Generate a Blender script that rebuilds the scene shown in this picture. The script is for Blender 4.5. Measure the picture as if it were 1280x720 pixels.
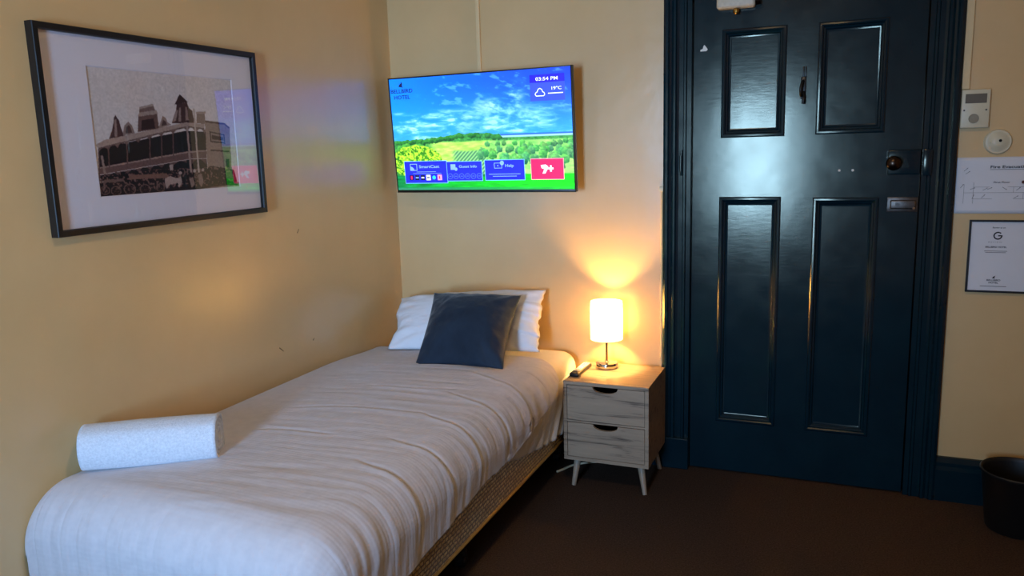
import bpy, bmesh, math
import numpy as np
from mathutils import Vector, Matrix

C = bpy.context.scene
for o in list(bpy.data.objects):
    bpy.data.objects.remove(o)
COL = C.collection
PI = math.pi

# ------------------------------------------------------------------ camera, world, light, exposure
WINDOW_POWER = 46.0
WINDOW_COLOR = (0.34, 0.60, 1.0)
FILL_POWER = 15.0  # strength of the added warm fill
LAMP_POWER = 19.0
TV_STRENGTH = 1.7
EXPOSURE = 0.12

cam_data = bpy.data.cameras.new('camera')
cam_data.sensor_width = 36.0
cam_data.lens = 990.0 / 1280.0 * 36.0
cam_data.clip_start = 0.02
cam = bpy.data.objects.new('camera', cam_data)
COL.objects.link(cam)
Rw = np.array([[0.92382297, 0.03991539, -0.38073334],
               [0.38176691, -0.16977615, 0.90853183],
               [-0.02837504, -0.98467397, -0.17208148]])   # camera (right, down, forward) to world
cx_, cy_, cz_ = Rw[:, 0], -Rw[:, 1], -Rw[:, 2]
M = Matrix(((cx_[0], cy_[0], cz_[0], 2.13), (cx_[1], cy_[1], cz_[1], -3.58),
            (cx_[2], cy_[2], cz_[2], 1.5), (0, 0, 0, 1)))
cam.matrix_world = M
C.camera = cam

w = bpy.data.worlds.new('sky'); C.world = w
w.use_nodes = True
nt = w.node_tree
bg = nt.nodes['Background']
sky = nt.nodes.new('ShaderNodeTexSky')
sky.sky_type = 'HOSEK_WILKIE'
sky.sun_direction = (0.4, 0.6, 0.5)
nt.links.new(sky.outputs[0], bg.inputs[0])
bg.inputs[1].default_value = 0.6

ROOM_X, ROOM_Y, ROOM_Z = 3.45, -5.2, 3.05
WIN = (0.95, 1.60, 0.70, 1.95)   # x0 x1 z0 z1 of the window behind the camera

def area_light(name, loc, rot, sx, sy, power, color, spread=PI):
    d = bpy.data.lights.new(name, 'AREA')
    d.shape = 'RECTANGLE'; d.size = sx; d.size_y = sy
    d.energy = power; d.color = color; d.spread = spread
    o = bpy.data.objects.new(name, d); COL.objects.link(o)
    o.location = loc; o.rotation_euler = rot
    return o
area_light('daylight', ((WIN[0]+WIN[1])/2, ROOM_Y-0.16, (WIN[2]+WIN[3])/2), (PI/2, 0, 0.20),
           WIN[1]-WIN[0], WIN[3]-WIN[2], WINDOW_POWER, WINDOW_COLOR, math.radians(80))

vs = C.view_settings
vs.view_transform = 'Standard'; vs.look = 'None'
vs.gamma = 1.0; vs.use_curve_mapping = False
vs.exposure = EXPOSURE

# ------------------------------------------------------------------ colours and materials
def lin(c):
    out = []
    for v in c:
        v = v/255.0
        out.append(v/12.92 if v <= 0.04045 else ((v+0.055)/1.055)**2.4)
    return out
def rgba(c): return (*lin(c), 1.0)

def new_mat(name):
    m = bpy.data.materials.new(name); m.use_nodes = True
    nt = m.node_tree
    return m, nt, nt.nodes['Principled BSDF']

def coords(nt, scale=(1, 1, 1), kind='Object'):
    tc = nt.nodes.new('ShaderNodeTexCoord'); mp = nt.nodes.new('ShaderNodeMapping')
    mp.inputs['Scale'].default_value = scale
    nt.links.new(tc.outputs[kind], mp.inputs[0])
    return mp.outputs[0]

def noise(nt, vec, scale, detail=4, rough=0.55, dist=0.0):
    n = nt.nodes.new('ShaderNodeTexNoise')
    n.inputs['Scale'].default_value = scale; n.inputs['Detail'].default_value = detail
    n.inputs['Roughness'].default_value = rough; n.inputs['Distortion'].default_value = dist
    nt.links.new(vec, n.inputs['Vector'])
    return n.outputs['Fac']

def ramp(nt, fac, stops):
    r = nt.nodes.new('ShaderNodeValToRGB')
    el = r.color_ramp.elements
    while len(el) < len(stops): el.new(0.5)
    for e, (p, c) in zip(el, stops):
        e.position = p; e.color = c
    nt.links.new(fac, r.inputs[0])
    return r.outputs[0]

def bump(nt, bsdf, height, strength, dist, chain=None):
    b = nt.nodes.new('ShaderNodeBump')
    b.inputs['Strength'].default_value = strength; b.inputs['Distance'].default_value = dist
    nt.links.new(height, b.inputs['Height'])
    if chain is not None: nt.links.new(chain, b.inputs['Normal'])
    nt.links.new(b.outputs[0], bsdf.inputs['Normal'])
    return b.outputs[0]

def simple(name, col, rough=0.5, metal=0.0, spec=0.5, var=0.06, nscale=20, bmp=0.0, bdist=0.001, bscale=200, sheen=0.0, coat=0.0):
    m, nt, b = new_mat(name)
    v = coords(nt)
    c = np.array(lin(col))
    lo = tuple(np.clip(c*(1-var), 0, 1))+(1,); hi = tuple(np.clip(c*(1+var), 0, 1))+(1,)
    nt.links.new(ramp(nt, noise(nt, v, nscale), [(0.3, lo), (0.7, hi)]), b.inputs['Base Color'])
    b.inputs['Roughness'].default_value = rough; b.inputs['Metallic'].default_value = metal
    b.inputs['Specular IOR Level'].default_value = spec
    if sheen:
        b.inputs['Sheen Weight'].default_value = sheen; b.inputs['Sheen Roughness'].default_value = 0.4
    if coat: b.inputs['Coat Weight'].default_value = coat
    if bmp: bump(nt, b, noise(nt, v, bscale, 3), bmp, bdist)
    return m

def emis(name, col, strength):
    m, nt, b = new_mat(name)
    b.inputs['Base Color'].default_value = (0.01, 0.01, 0.01, 1)
    b.inputs['Roughness'].default_value = 0.35
    b.inputs['Emission Color'].default_value = rgba(col)
    b.inputs['Emission Strength'].default_value = strength
    return m

def wall_paint():
    m, nt, b = new_mat('cream_wall_paint')
    v = coords(nt)
    n = noise(nt, v, 1.7, 5, 0.6)
    nt.links.new(ramp(nt, n, [(0.3, rgba((214, 178, 124))), (0.7, rgba((224, 189, 134)))]), b.inputs['Base Color'])
    b.inputs['Roughness'].default_value = 0.29
    b.inputs['Specular IOR Level'].default_value = 0.9
    c1 = bump(nt, b, noise(nt, v, 3.2, 3), 0.35, 0.012)
    bump(nt, b, noise(nt, v, 130, 3), 0.10, 0.002, c1)
    return m

def door_paint():
    m, nt, b = new_mat('dark_teal_gloss_paint')
    v = coords(nt, (1, 1, 1))
    v2 = coords(nt, (14, 14, 70))
    nt.links.new(ramp(nt, noise(nt, v, 5), [(0.3, rgba((6, 30, 40))), (0.75, rgba((9, 37, 47)))]), b.inputs['Base Color'])
    r = ramp(nt, noise(nt, v, 9, 5), [(0.3, (0.15,)*3+(1,)), (0.7, (0.20,)*3+(1,))])
    nt.links.new(r, b.inputs['Roughness'])
    b.inputs['Specular IOR Level'].default_value = 0.48
    b.inputs['Specular Tint'].default_value = (1.0, 0.92, 0.66, 1)      # highlight colour put in here, warming the blue daylight's reflection
    c1 = bump(nt, b, noise(nt, v2, 1.2, 4), 0.07, 0.002)
    bump(nt, b, noise(nt, v, 14, 2), 0.08, 0.003, c1)
    return m

def carpet():
    m, nt, b = new_mat('brown_carpet')
    v = coords(nt)
    n = noise(nt, v, 160, 3, 0.7)
    nt.links.new(ramp(nt, n, [(0.25, rgba((42, 31, 25))), (0.75, rgba((84, 66, 54)))]), b.inputs['Base Color'])
    b.inputs['Roughness'].default_value = 0.95; b.inputs['Specular IOR Level'].default_value = 0.1
    bump(nt, b, noise(nt, v, 320, 2), 0.8, 0.006)
    return m

def wood(name, dark, light, axis=0):
    m, nt, b = new_mat(name)
    s = [9, 9, 9]; s[axis] = 0.9
    v = coords(nt, tuple(s))
    n1 = noise(nt, v, 3.0, 6, 0.62, 1.2)
    s2 = [90, 90, 90]; s2[axis] = 3
    n2 = noise(nt, coords(nt, tuple(s2)), 2.0, 3)
    mx = nt.nodes.new('ShaderNodeMath'); mx.operation = 'MULTIPLY_ADD'
    nt.links.new(n2, mx.inputs[0]); mx.inputs[1].default_value = 0.35; nt.links.new(n1, mx.inputs[2])
    nt.links.new(ramp(nt, mx.outputs[0], [(0.48, rgba(dark)), (0.62, rgba(light)), (0.86, rgba(tuple(min(255, int(c*1.07)) for c in light)))]), b.inputs['Base Color'])
    b.inputs['Roughness'].default_value = 0.42
    bump(nt, b, mx.outputs[0], 0.12, 0.001)
    return m

def wave(nt, vec, scale, direction, dist=0.0, dscale=1.0):
    n = nt.nodes.new('ShaderNodeTexWave')
    n.bands_direction = direction
    n.inputs['Scale'].default_value = scale
    n.inputs['Distortion'].default_value = dist
    n.inputs['Detail'].default_value = 2
    n.inputs['Detail Scale'].default_value = dscale
    nt.links.new(vec, n.inputs['Vector'])
    return n.outputs['Fac']

def duvet_cloth():
    m, nt, b = new_mat('white_crinkle_cotton')
    uv = coords(nt, (1, 1, 1), 'UV')
    nt.links.new(ramp(nt, noise(nt, uv, 30), [(0.3, rgba((202, 197, 200))), (0.7, rgba((212, 207, 209)))]), b.inputs['Base Color'])
    b.inputs['Roughness'].default_value = 0.85; b.inputs['Specular IOR Level'].default_value = 0.2
    b.inputs['Sheen Weight'].default_value = 0.15
    w1 = wave(nt, uv, 22.0, 'Y', 0.6, 2.0)       # weave ribs, 14 mm apart
    w2 = wave(nt, uv, 20.0, 'X', 0.4, 2.0)
    c1 = bump(nt, b, w1, 0.07, 0.0025)
    c2 = bump(nt, b, w2, 0.07, 0.0025, c1)
    bump(nt, b, noise(nt, uv, 420, 2), 0.15, 0.001, c2)
    return m

def cotton(name, col, bs=0.25):
    m, nt, b = new_mat(name)
    v = coords(nt)
    c = np.array(lin(col))
    nt.links.new(ramp(nt, noise(nt, v, 22), [(0.3, tuple(c*0.96)+(1,)), (0.7, tuple(c)+(1,))]), b.inputs['Base Color'])
    b.inputs['Roughness'].default_value = 0.9; b.inputs['Specular IOR Level'].default_value = 0.15
    c1 = bump(nt, b, noise(nt, v, 14, 3, 0.5, 0.8), bs, 0.012)
    bump(nt, b, noise(nt, v, 500, 2), 0.15, 0.001, c1)
    return m

def terry():
    m, nt, b = new_mat('white_terry_cloth')
    v = coords(nt)
    nt.links.new(ramp(nt, noise(nt, v, 160, 3), [(0.3, rgba((205, 212, 222))), (0.7, rgba((228, 234, 242)))]), b.inputs['Base Color'])
    b.inputs['Roughness'].default_value = 0.95; b.inputs['Specular IOR Level'].default_value = 0.1
    b.inputs['Sheen Weight'].default_value = 0.3
    c1 = bump(nt, b, noise(nt, v, 260, 3), 0.6, 0.004)
    bump(nt, b, noise(nt, v, 25, 3), 0.3, 0.008, c1)
    return m

def woven_gold():
    m, nt, b = new_mat('gold_woven_fabric')
    v = coords(nt, (1, 1, 1))
    sep = nt.nodes.new('ShaderNodeSeparateXYZ'); nt.links.new(v, sep.inputs[0])
    cmb = nt.nodes.new('ShaderNodeCombineXYZ')
    nt.links.new(sep.outputs[1], cmb.inputs[0]); nt.links.new(sep.outputs[2], cmb.inputs[1])
    add = nt.nodes.new('ShaderNodeMath'); nt.links.new(sep.outputs[0], add.inputs[0]); nt.links.new(sep.outputs[1], add.inputs[1])
    nt.links.new(add.outputs[0], cmb.inputs[0])
    br = nt.nodes.new('ShaderNodeTexBrick')
    br.inputs['Scale'].default_value = 1.0
    br.inputs['Brick Width'].default_value = 0.024; br.inputs['Row Height'].default_value = 0.015
    br.inputs['Mortar Size'].default_value = 0.004; br.inputs['Mortar Smooth'].default_value = 0.8
    br.inputs['Color1'].default_value = rgba((252, 224, 156)); br.inputs['Color2'].default_value = rgba((208, 172, 104))
    br.inputs['Mortar'].default_value = rgba((140, 108, 58))
    wob = nt.nodes.new('ShaderNodeTexNoise'); wob.inputs['Scale'].default_value = 55
    nt.links.new(v, wob.inputs['Vector'])
    sc = nt.nodes.new('ShaderNodeVectorMath'); sc.operation = 'MULTIPLY_ADD'
    nt.links.new(wob.outputs['Color'], sc.inputs[0]); sc.inputs[1].default_value = (0.010, 0.010, 0.0); nt.links.new(cmb.outputs[0], sc.inputs[2])
    nt.links.new(sc.outputs[0], br.inputs['Vector'])
    nt.links.new(br.outputs['Color'], b.inputs['Base Color'])
    b.inputs['Roughness'].default_value = 0.55; b.inputs['Sheen Weight'].default_value = 0.3
    inv = nt.nodes.new('ShaderNodeMath'); inv.operation = 'SUBTRACT'; inv.inputs[0].default_value = 1.0
    nt.links.new(br.outputs['Fac'], inv.inputs[1])
    c1 = bump(nt, b, inv.outputs[0], 0.9, 0.004)
    bump(nt, b, noise(nt, v, 240, 2), 0.4, 0.002, c1)
    return m

def velvet():
    m, nt, b = new_mat('navy_velvet')
    v = coords(nt)
    nt.links.new(ramp(nt, noise(nt, v, 9, 4), [(0.3, rgba((30, 42, 56))), (0.7, rgba((40, 54, 70)))]), b.inputs['Base Color'])
    b.inputs['Roughness'].default_value = 0.8; b.inputs['Specular IOR Level'].default_value = 0.2
    b.inputs['Sheen Weight'].default_value = 0.35; b.inputs['Sheen Roughness'].default_value = 0.35
    c1 = bump(nt, b, noise(nt, v, 12, 3, 0.5, 0.5), 0.35, 0.012)
    bump(nt, b, noise(nt, v, 600, 2), 0.2, 0.001, c1)
    return m

def pane(name, gloss):
    m = bpy.data.materials.new(name); m.use_nodes = True
    nt = m.node_tree; nt.nodes.clear()
    out = nt.nodes.new('ShaderNodeOutputMaterial'); mix = nt.nodes.new('ShaderNodeMixShader')
    tr = nt.nodes.new('ShaderNodeBsdfTransparent'); gl = nt.nodes.new('ShaderNodeBsdfGlossy')
    gl.inputs['Roughness'].default_value = 0.01
    fr = nt.nodes.new('ShaderNodeFresnel'); fr.inputs[0].default_value = gloss
    ge = nt.nodes.new('ShaderNodeNewGeometry')       # only the outer skin of the sheet mirrors
    iv = nt.nodes.new('ShaderNodeMath'); iv.operation = 'SUBTRACT'; iv.inputs[0].default_value = 1.0
    mu = nt.nodes.new('ShaderNodeMath'); mu.operation = 'MULTIPLY'
    nt.links.new(ge.outputs['Backfacing'], iv.inputs[1])
    nt.links.new(fr.outputs[0], mu.inputs[0]); nt.links.new(iv.outputs[0], mu.inputs[1])
    nt.links.new(mu.outputs[0], mix.inputs[0])
    nt.links.new(tr.outputs[0], mix.inputs[1]); nt.links.new(gl.outputs[0], mix.inputs[2])
    nt.links.new(mix.outputs[0], out.inputs[0])
    return m

def shade_cloth():
    m = bpy.data.materials.new('lamp_shade_fabric'); m.use_nodes = True
    nt = m.node_tree; nt.nodes.clear()
    out = nt.nodes.new('ShaderNodeOutputMaterial')
    tl = nt.nodes.new('ShaderNodeBsdfTranslucent'); df = nt.nodes.new('ShaderNodeBsdfDiffuse')
    n = noise(nt, coords(nt), 60)
    col = ramp(nt, n, [(0.3, rgba((255, 240, 205))), (0.7, rgba((255, 247, 220)))])
    nt.links.new(col, tl.inputs[0]); nt.links.new(col, df.inputs[0])
    mix = nt.nodes.new('ShaderNodeMixShader'); mix.inputs[0].default_value = 0.35
    nt.links.new(tl.outputs[0], mix.inputs[1]); nt.links.new(df.outputs[0], mix.inputs[2])
    nt.links.new(mix.outputs[0], out.inputs[0])
    return m

def bulb_glass():
    m = bpy.data.materials.new('glowing_bulb_glass'); m.use_nodes = True
    nt = m.node_tree; nt.nodes.clear()
    out = nt.nodes.new('ShaderNodeOutputMaterial'); add = nt.nodes.new('ShaderNodeAddShader')
    tr = nt.nodes.new('ShaderNodeBsdfTransparent'); em = nt.nodes.new('ShaderNodeEmission')
    em.inputs[0].default_value = rgba((255, 214, 140)); em.inputs[1].default_value = 4.0
    nt.links.new(tr.outputs[0], add.inputs[0]); nt.links.new(em.outputs[0], add.inputs[1])
    nt.links.new(add.outputs[0], out.inputs[0])
    return m

def attr_emission(name, strength):
    m, nt, b = new_mat(name)
    a = nt.nodes.new('ShaderNodeVertexColor'); a.layer_name = 'picture'
    b.inputs['Base Color'].default_value = (0.01, 0.01, 0.012, 1)
    b.inputs['Roughness'].default_value = 0.3
    nt.links.new(a.outputs[0], b.inputs['Emission Color'])
    b.inputs['Emission Strength'].default_value = strength
    return m

def attr_print(name):
    m, nt, b = new_mat(name)
    a = nt.nodes.new('ShaderNodeVertexColor'); a.layer_name = 'picture'
    nt.links.new(a.outputs[0], b.inputs['Base Color'])
    b.inputs['Roughness'].default_value = 0.7
    return m

MT = dict(
    wall=wall_paint(), door=door_paint(), carpet=carpet(), duvet=duvet_cloth(),
    ceiling=simple('white_ceiling_paint', (225, 220, 208), 0.8, var=0.02, nscale=3),
    sheet=cotton('white_sheet_cotton', (228, 226, 224), 0.2), pillow=cotton('white_pillow_cotton', (236, 238, 243), 0.25),
    towel=terry(), gold=woven_gold(), velvet=velvet(),
    piping=simple('gold_piping', (196, 160, 92), 0.6), oak=wood('oak_veneer', (88, 72, 58), (158, 136, 112), 0),
    oak_leg=wood('oak_leg', (112, 92, 74), (156, 136, 114), 2),
    black=simple('black_plastic', (14, 14, 15), 0.35), rubber=simple('black_rubber', (10, 10, 10), 0.6),
    frame=simple('black_frame_paint', (13, 13, 15), 0.4, var=0.1), chrome=simple('chrome', (205, 200, 192), 0.12, 1.0, var=0.02),
    mat=simple('white_mat_board', (226, 220, 226), 0.85, var=0.01, bmp=0.05), cream=simple('cream_plastic', (214, 202, 170), 0.4, var=0.03),
    cream_paint=simple('cream_painted_conduit', (226, 196, 144), 0.4, var=0.03),
    closer=simple('worn_cream_metal', (196, 184, 160), 0.45, var=0.12, nscale=60), brass=simple('aged_brass', (168, 132, 70), 0.28, 1.0, var=0.1),
    darkbrass=simple('tarnished_brass', (66, 52, 42), 0.25, 1.0, var=0.15, nscale=60), steel=simple('worn_steel', (92, 84, 78), 0.38, 0.9, var=0.25, nscale=70),
    paper=simple('white_paper', (226, 224, 226), 0.8, var=0.02, nscale=8, bmp=0.15, bdist=0.004, bscale=18), ink=simple('black_ink', (26, 24, 26), 0.7),
    grey_ink=simple('grey_ink', (120, 118, 118), 0.7), dial=simple('grey_print', (150, 140, 118), 0.6), lcd=simple('dull_grey_display', (108, 98, 82), 0.3),
    white=simple('white_keys', (232, 230, 220), 0.5), pin=simple('dark_red_plastic', (74, 26, 18), 0.35), bin=simple('dark_plastic_bin', (18, 16, 15), 0.5),
    bare=simple('bare_wood_chip', (222, 222, 214), 0.7), scuff=simple('brown_scuff', (120, 90, 60), 0.8),
    glass=pane('clear_glass', 1.45), frame_glass=pane('picture_glass', 1.9), shade=shade_cloth(),
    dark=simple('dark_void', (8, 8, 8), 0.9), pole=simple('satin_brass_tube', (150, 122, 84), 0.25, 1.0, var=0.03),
)

# ------------------------------------------------------------------ geometry helpers
def link(name, me, m, parent=None, smooth=False):
    o = bpy.data.objects.new(name, me); COL.objects.link(o)
    if m is not None: me.materials.append(m)
    if parent is not None: o.parent = parent
    if smooth:
        for p in me.polygons: p.use_smooth = True
    return o

def obj(name, bm, m, parent=None, smooth=False, angle=None):
    bmesh.ops.recalc_face_normals(bm, faces=bm.faces)
    me = bpy.data.meshes.new(name); bm.to_mesh(me); bm.free()
    o = link(name, me, m, parent, smooth or angle is not None)
    if angle is not None:
        me.set_sharp_from_angle(angle=math.radians(angle))
    return o

def box(bm, x0, x1, y0, y1, z0, z1, bev=0.0, seg=2, mtx=None):
    r = bmesh.ops.create_cube(bm, size=1.0)
    vs_ = r['verts']
    bmesh.ops.scale(bm, vec=(x1-x0, y1-y0, z1-z0), verts=vs_)
    bmesh.ops.translate(bm, vec=((x0+x1)/2, (y0+y1)/2, (z0+z1)/2), verts=vs_)
    if bev > 0:
        es = list({e for v in vs_ for e in v.link_edges})
        r = bmesh.ops.bevel(bm, geom=es, offset=bev, segments=seg, affect='EDGES', profile=0.5)
        vs_ = list({v for f in r['faces'] for v in f.verts} | {v for v in vs_ if v.is_valid})
    if mtx is not None: bmesh.ops.transform(bm, matrix=mtx, verts=vs_)
    return vs_

def cyl(bm, p0, p1, r0, r1=None, n=24, caps=True):
    r1 = r0 if r1 is None else r1
    p0, p1 = Vector(p0), Vector(p1); d = p1-p0
    q = d.to_track_quat('Z', 'Y').to_matrix()
    rings = []
    for p, r in ((p0, r0), (p1, r1)):
        rings.append([bm.verts.new(p + q @ Vector((r*math.cos(2*PI*i/n), r*math.sin(2*PI*i/n), 0))) for i in range(n)])
    for i in range(n):
        bm.faces.new((rings[0][i], rings[0][(i+1) % n], rings[1][(i+1) % n], rings[1][i]))
    if caps:
        bm.faces.new(rings[0][::-1]); bm.faces.new(rings[1])

def lathe(bm, prof, n=40, mtx=None):
    """prof: (radius, height) list round the local z axis"""
    rings = []; new = []
    for r, h in prof:
        if r < 1e-6:
            v = bm.verts.new((0, 0, h)); rings.append([v]); new.append(v)
        else:
            ring = [bm.verts.new((r*math.cos(2*PI*i/n), r*math.sin(2*PI*i/n), h)) for i in range(n)]
            rings.append(ring); new += ring
    for a, b in zip(rings, rings[1:]):
        for i in range(n):
            j = (i+1) % n
            f = ([a[0]] if len(a) == 1 else [a[i], a[j]]) + ([b[0]] if len(b) == 1 else [b[j], b[i]])
            if len(f) > 2: bm.faces.new(f)
    if mtx is not None: bmesh.ops.transform(bm, matrix=mtx, verts=new)
    return new

def tube(bm, pts, r, n=10):
    pts = [Vector(p) for p in pts]
    prev = None
    rings = []
    for i, p in enumerate(pts):
        t = (pts[min(i+1, len(pts)-1)] - pts[max(i-1, 0)]).normalized()
        if prev is None:
            ref = Vector((0, 0, 1)) if abs(t.z) < 0.9 else Vector((1, 0, 0))
            u = t.cross(ref).normalized()
        else:
            u = (prev - t*prev.dot(t)).normalized()
        prev = u; v = t.cross(u)
        rings.append([bm.verts.new(p + (u*math.cos(2*PI*k/n) + v*math.sin(2*PI*k/n))*r) for k in range(n)])
    for a, b in zip(rings, rings[1:]):
        for k in range(n):
            bm.faces.new((a[k], a[(k+1) % n], b[(k+1) % n], b[k]))
    bm.faces.new(rings[0][::-1]); bm.faces.new(rings[-1])

def spline(pts, n=12):
    P = [np.array(p, float) for p in pts]; P = [2*P[0]-P[1]] + P + [2*P[-1]-P[-2]]
    out = []
    for i in range(1, len(P)-2):
        for k in range(n):
            t = k/n
            out.append(0.5*((2*P[i]) + (-P[i-1]+P[i+1])*t + (2*P[i-1]-5*P[i]+4*P[i+1]-P[i+2])*t*t + (-P[i-1]+3*P[i]-3*P[i+1]+P[i+2])*t**3))
    out.append(P[-2])
    return [tuple(p) for p in out]

def prism(bm, poly, d0, d1, plane='xz'):
    """poly extruded along the axis missing from plane, d0..d1"""
    def mk(p, d):
        return {'xz': (p[0], d, p[1]), 'xy': (p[0], p[1], d), 'yz': (d, p[0], p[1])}[plane]
    a = [bm.verts.new(mk(p, d0)) for p in poly]; b = [bm.verts.new(mk(p, d1)) for p in poly]
    bm.faces.new(a); bm.faces.new(b[::-1])
    n = len(poly)
    for i in range(n):
        bm.faces.new((a[i], b[i], b[(i+1) % n], a[(i+1) % n]))
    return a+b

def rect_sweep(bm, x0, x1, z0, z1, prof):
    """moulding round a rectangle in the xz plane; prof: (inset, y)"""
    rings = []
    for ins, y in prof:
        rings.append([bm.verts.new(p) for p in ((x0+ins, y, z0+ins), (x1-ins, y, z0+ins), (x1-ins, y, z1-ins), (x0+ins, y, z1-ins))])
    for a, b in zip(rings, rings[1:]):
        for i in range(4):
            bm.faces.new((a[i], a[(i+1) % 4], b[(i+1) % 4], b[i]))
    return rings

def grid_mesh(name, P, uv=None):
    """P: (n, m, 3) array of points"""
    n, m = P.shape[:2]
    idx = np.arange(n*m).reshape(n, m)
    f = np.stack([idx[:-1, :-1], idx[1:, :-1], idx[1:, 1:], idx[:-1, 1:]], -1).reshape(-1, 4)
    me = bpy.data.meshes.new(name)
    me.from_pydata(P.reshape(-1, 3).tolist(), [], f.tolist())
    if uv is not None:
        l = me.uv_layers.new(name='UVMap')
        li = np.zeros(len(me.loops), np.int32); me.loops.foreach_get('vertex_index', li)
        l.data.foreach_set('uv', uv.reshape(-1, 2)[li].astype(np.float32).ravel())
    return me

def closed_grid(name, F, B):
    """two grids sharing their border, made into one closed skin"""
    n, m = F.shape[:2]
    idx = np.arange(n*m).reshape(n, m)
    idb = idx + n*m
    idb[0, :] = idx[0, :]; idb[-1, :] = idx[-1, :]; idb[:, 0] = idx[:, 0]; idb[:, -1] = idx[:, -1]
    f1 = np.stack([idx[:-1, :-1], idx[1:, :-1], idx[1:, 1:], idx[:-1, 1:]], -1).reshape(-1, 4)
    f2 = np.stack([idb[:-1, :-1], idb[:-1, 1:], idb[1:, 1:], idb[1:, :-1]], -1).reshape(-1, 4)
    me = bpy.data.meshes.new(name)
    me.from_pydata(np.concatenate([F.reshape(-1, 3), B.reshape(-1, 3)]).tolist(), [], np.concatenate([f1, f2]).tolist())
    bm = bmesh.new(); bm.from_mesh(me)
    bmesh.ops.delete(bm, geom=[v for v in bm.verts if not v.link_faces], context='VERTS')
    bmesh.ops.recalc_face_normals(bm, faces=bm.faces)
    bm.to_mesh(me); bm.free()
    return me

def thing(name, label, cat, loc=(0, 0, 0), group=None, rot=None):
    o = bpy.data.objects.new(name, None); COL.objects.link(o)
    o.location = loc; o.empty_display_size = 0.05
    if rot is not None: o.rotation_euler = rot
    o['label'] = label; o['category'] = cat
    if group: o['group'] = group
    return o

def tag(o, label, cat, group=None):
    o['label'] = label; o['category'] = cat
    if group: o['group'] = group
    return o

def struct(o, label=None, cat=None):
    o['kind'] = 'structure'
    if label: o['label'] = label
    if cat: o['category'] = cat
    return o

def text_mesh(name, s, size, m, parent, loc, rot=(0, 0, 0), bold=0.0, width=None, align='CENTER', depth=0.0002, italic=0.0):
    cu = bpy.data.curves.new(name, 'FONT'); cu.body = s; cu.size = size
    cu.align_x = align; cu.align_y = 'CENTER'; cu.offset = bold*size; cu.extrude = depth; cu.resolution_u = 3; cu.shear = italic
    t = bpy.data.objects.new(name, cu); COL.objects.link(t)
    bpy.context.view_layer.update()
    dg = bpy.context.evaluated_depsgraph_get()
    me = bpy.data.meshes.new_from_object(t.evaluated_get(dg))
    bpy.data.objects.remove(t)
    if width:
        xs = [v.co.x for v in me.vertices]; k = width/(max(xs)-min(xs))
        for v in me.vertices: v.co.x *= k
    me.materials.clear()
    o = link(name, me, m, parent); o.location = loc; o.rotation_euler = rot
    return o

# value noise in numpy
def vnoise2(x, y, seed=0):
    rs = np.random.RandomState(seed); T = rs.rand(256, 256)
    xi = np.floor(x).astype(int); yi = np.floor(y).astype(int)
    fx = x-xi; fy = y-yi; fx = fx*fx*(3-2*fx); fy = fy*fy*(3-2*fy)
    a = T[xi % 256, yi % 256]; b = T[(xi+1) % 256, yi % 256]; c = T[xi % 256, (yi+1) % 256]; d = T[(xi+1) % 256, (yi+1) % 256]
    return (a*(1-fx)+b*fx)*(1-fy) + (c*(1-fx)+d*fx)*fy
def fbm(x, y, seed=0, octv=4, gain=0.5):
    s = 0; a = 1; t = 0
    for k in range(octv):
        s = s + a*vnoise2(x*2**k+k*17.3, y*2**k+k*9.1, seed+k); t += a; a *= gain
    return s/t
def sstep(e0, e1, x):
    t = np.clip((x-e0)/(e1-e0), 0, 1); return t*t*(3-2*t)
def paint_mesh(name, w_, h_, img, gamma=1.0):
    """flat picture: a fine grid with one colour per vertex; img (n, m, 3) sRGB 0..255, row 0 on top"""
    n, m = img.shape[:2]
    X, Y = np.meshgrid(np.linspace(-w_/2, w_/2, m), np.linspace(h_/2, -h_/2, n))
    me = grid_mesh(name, np.stack([X, Y, np.zeros_like(X)], -1))
    c = np.clip(img, 0, 255)/255.0
    c = np.where(c <= 0.04045, c/12.92, ((c+0.055)/1.055)**2.4)**gamma
    at = me.color_attributes.new('picture', 'FLOAT_COLOR', 'POINT')
    at.data.foreach_set('color', np.concatenate([c.reshape(-1, 3), np.ones((n*m, 1))], 1).astype(np.float32).ravel())
    me.flip_normals()
    return me

# ------------------------------------------------------------------ the room
DX0, DX1, DZ1 = 1.505, 2.418, 2.135      # clear door opening
bm = bmesh.new(); box(bm, -0.2, ROOM_X+0.2, ROOM_Y-0.2, 0.2, -0.12, 0)
struct(obj('floor', bm, MT['carpet']), 'dark brown carpeted floor', 'floor')
bm = bmesh.new(); box(bm, -0.2, ROOM_X+0.2, ROOM_Y-0.2, 0.2, ROOM_Z, ROOM_Z+0.1)
struct(obj('ceiling', bm, MT['ceiling']))
bm = bmesh.new(); box(bm, -0.15, 0, ROOM_Y-0.15, 0.15, 0, ROOM_Z)
wall_left = struct(obj('wall_left', bm, MT['wall']), 'cream painted wall on the left, above the bed', 'wall')
bm = bmesh.new(); box(bm, ROOM_X, ROOM_X+0.15, ROOM_Y-0.15, 0.15, 0, ROOM_Z)
struct(obj('wall_right', bm, MT['wall']))
bm = bmesh.new()
box(bm, 0, DX0-0.02, 0, 0.15, 0, ROOM_Z); box(bm, DX1+0.02, ROOM_X, 0, 0.15, 0, ROOM_Z); box(bm, DX0-0.02, DX1+0.02, 0, 0.15, DZ1+0.02, ROOM_Z)
struct(obj('wall_back', bm, MT['wall']), 'cream painted wall behind the television and door', 'wall')
bm = bmesh.new()
y0, y1 = ROOM_Y-0.15, ROOM_Y
box(bm, 0, WIN[0], y0, y1, 0, ROOM_Z); box(bm, WIN[1], ROOM_X, y0, y1, 0, ROOM_Z)
box(bm, WIN[0], WIN[1], y0, y1, 0, WIN[2]); box(bm, WIN[0], WIN[1], y0, y1, WIN[3], ROOM_Z)
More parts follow.
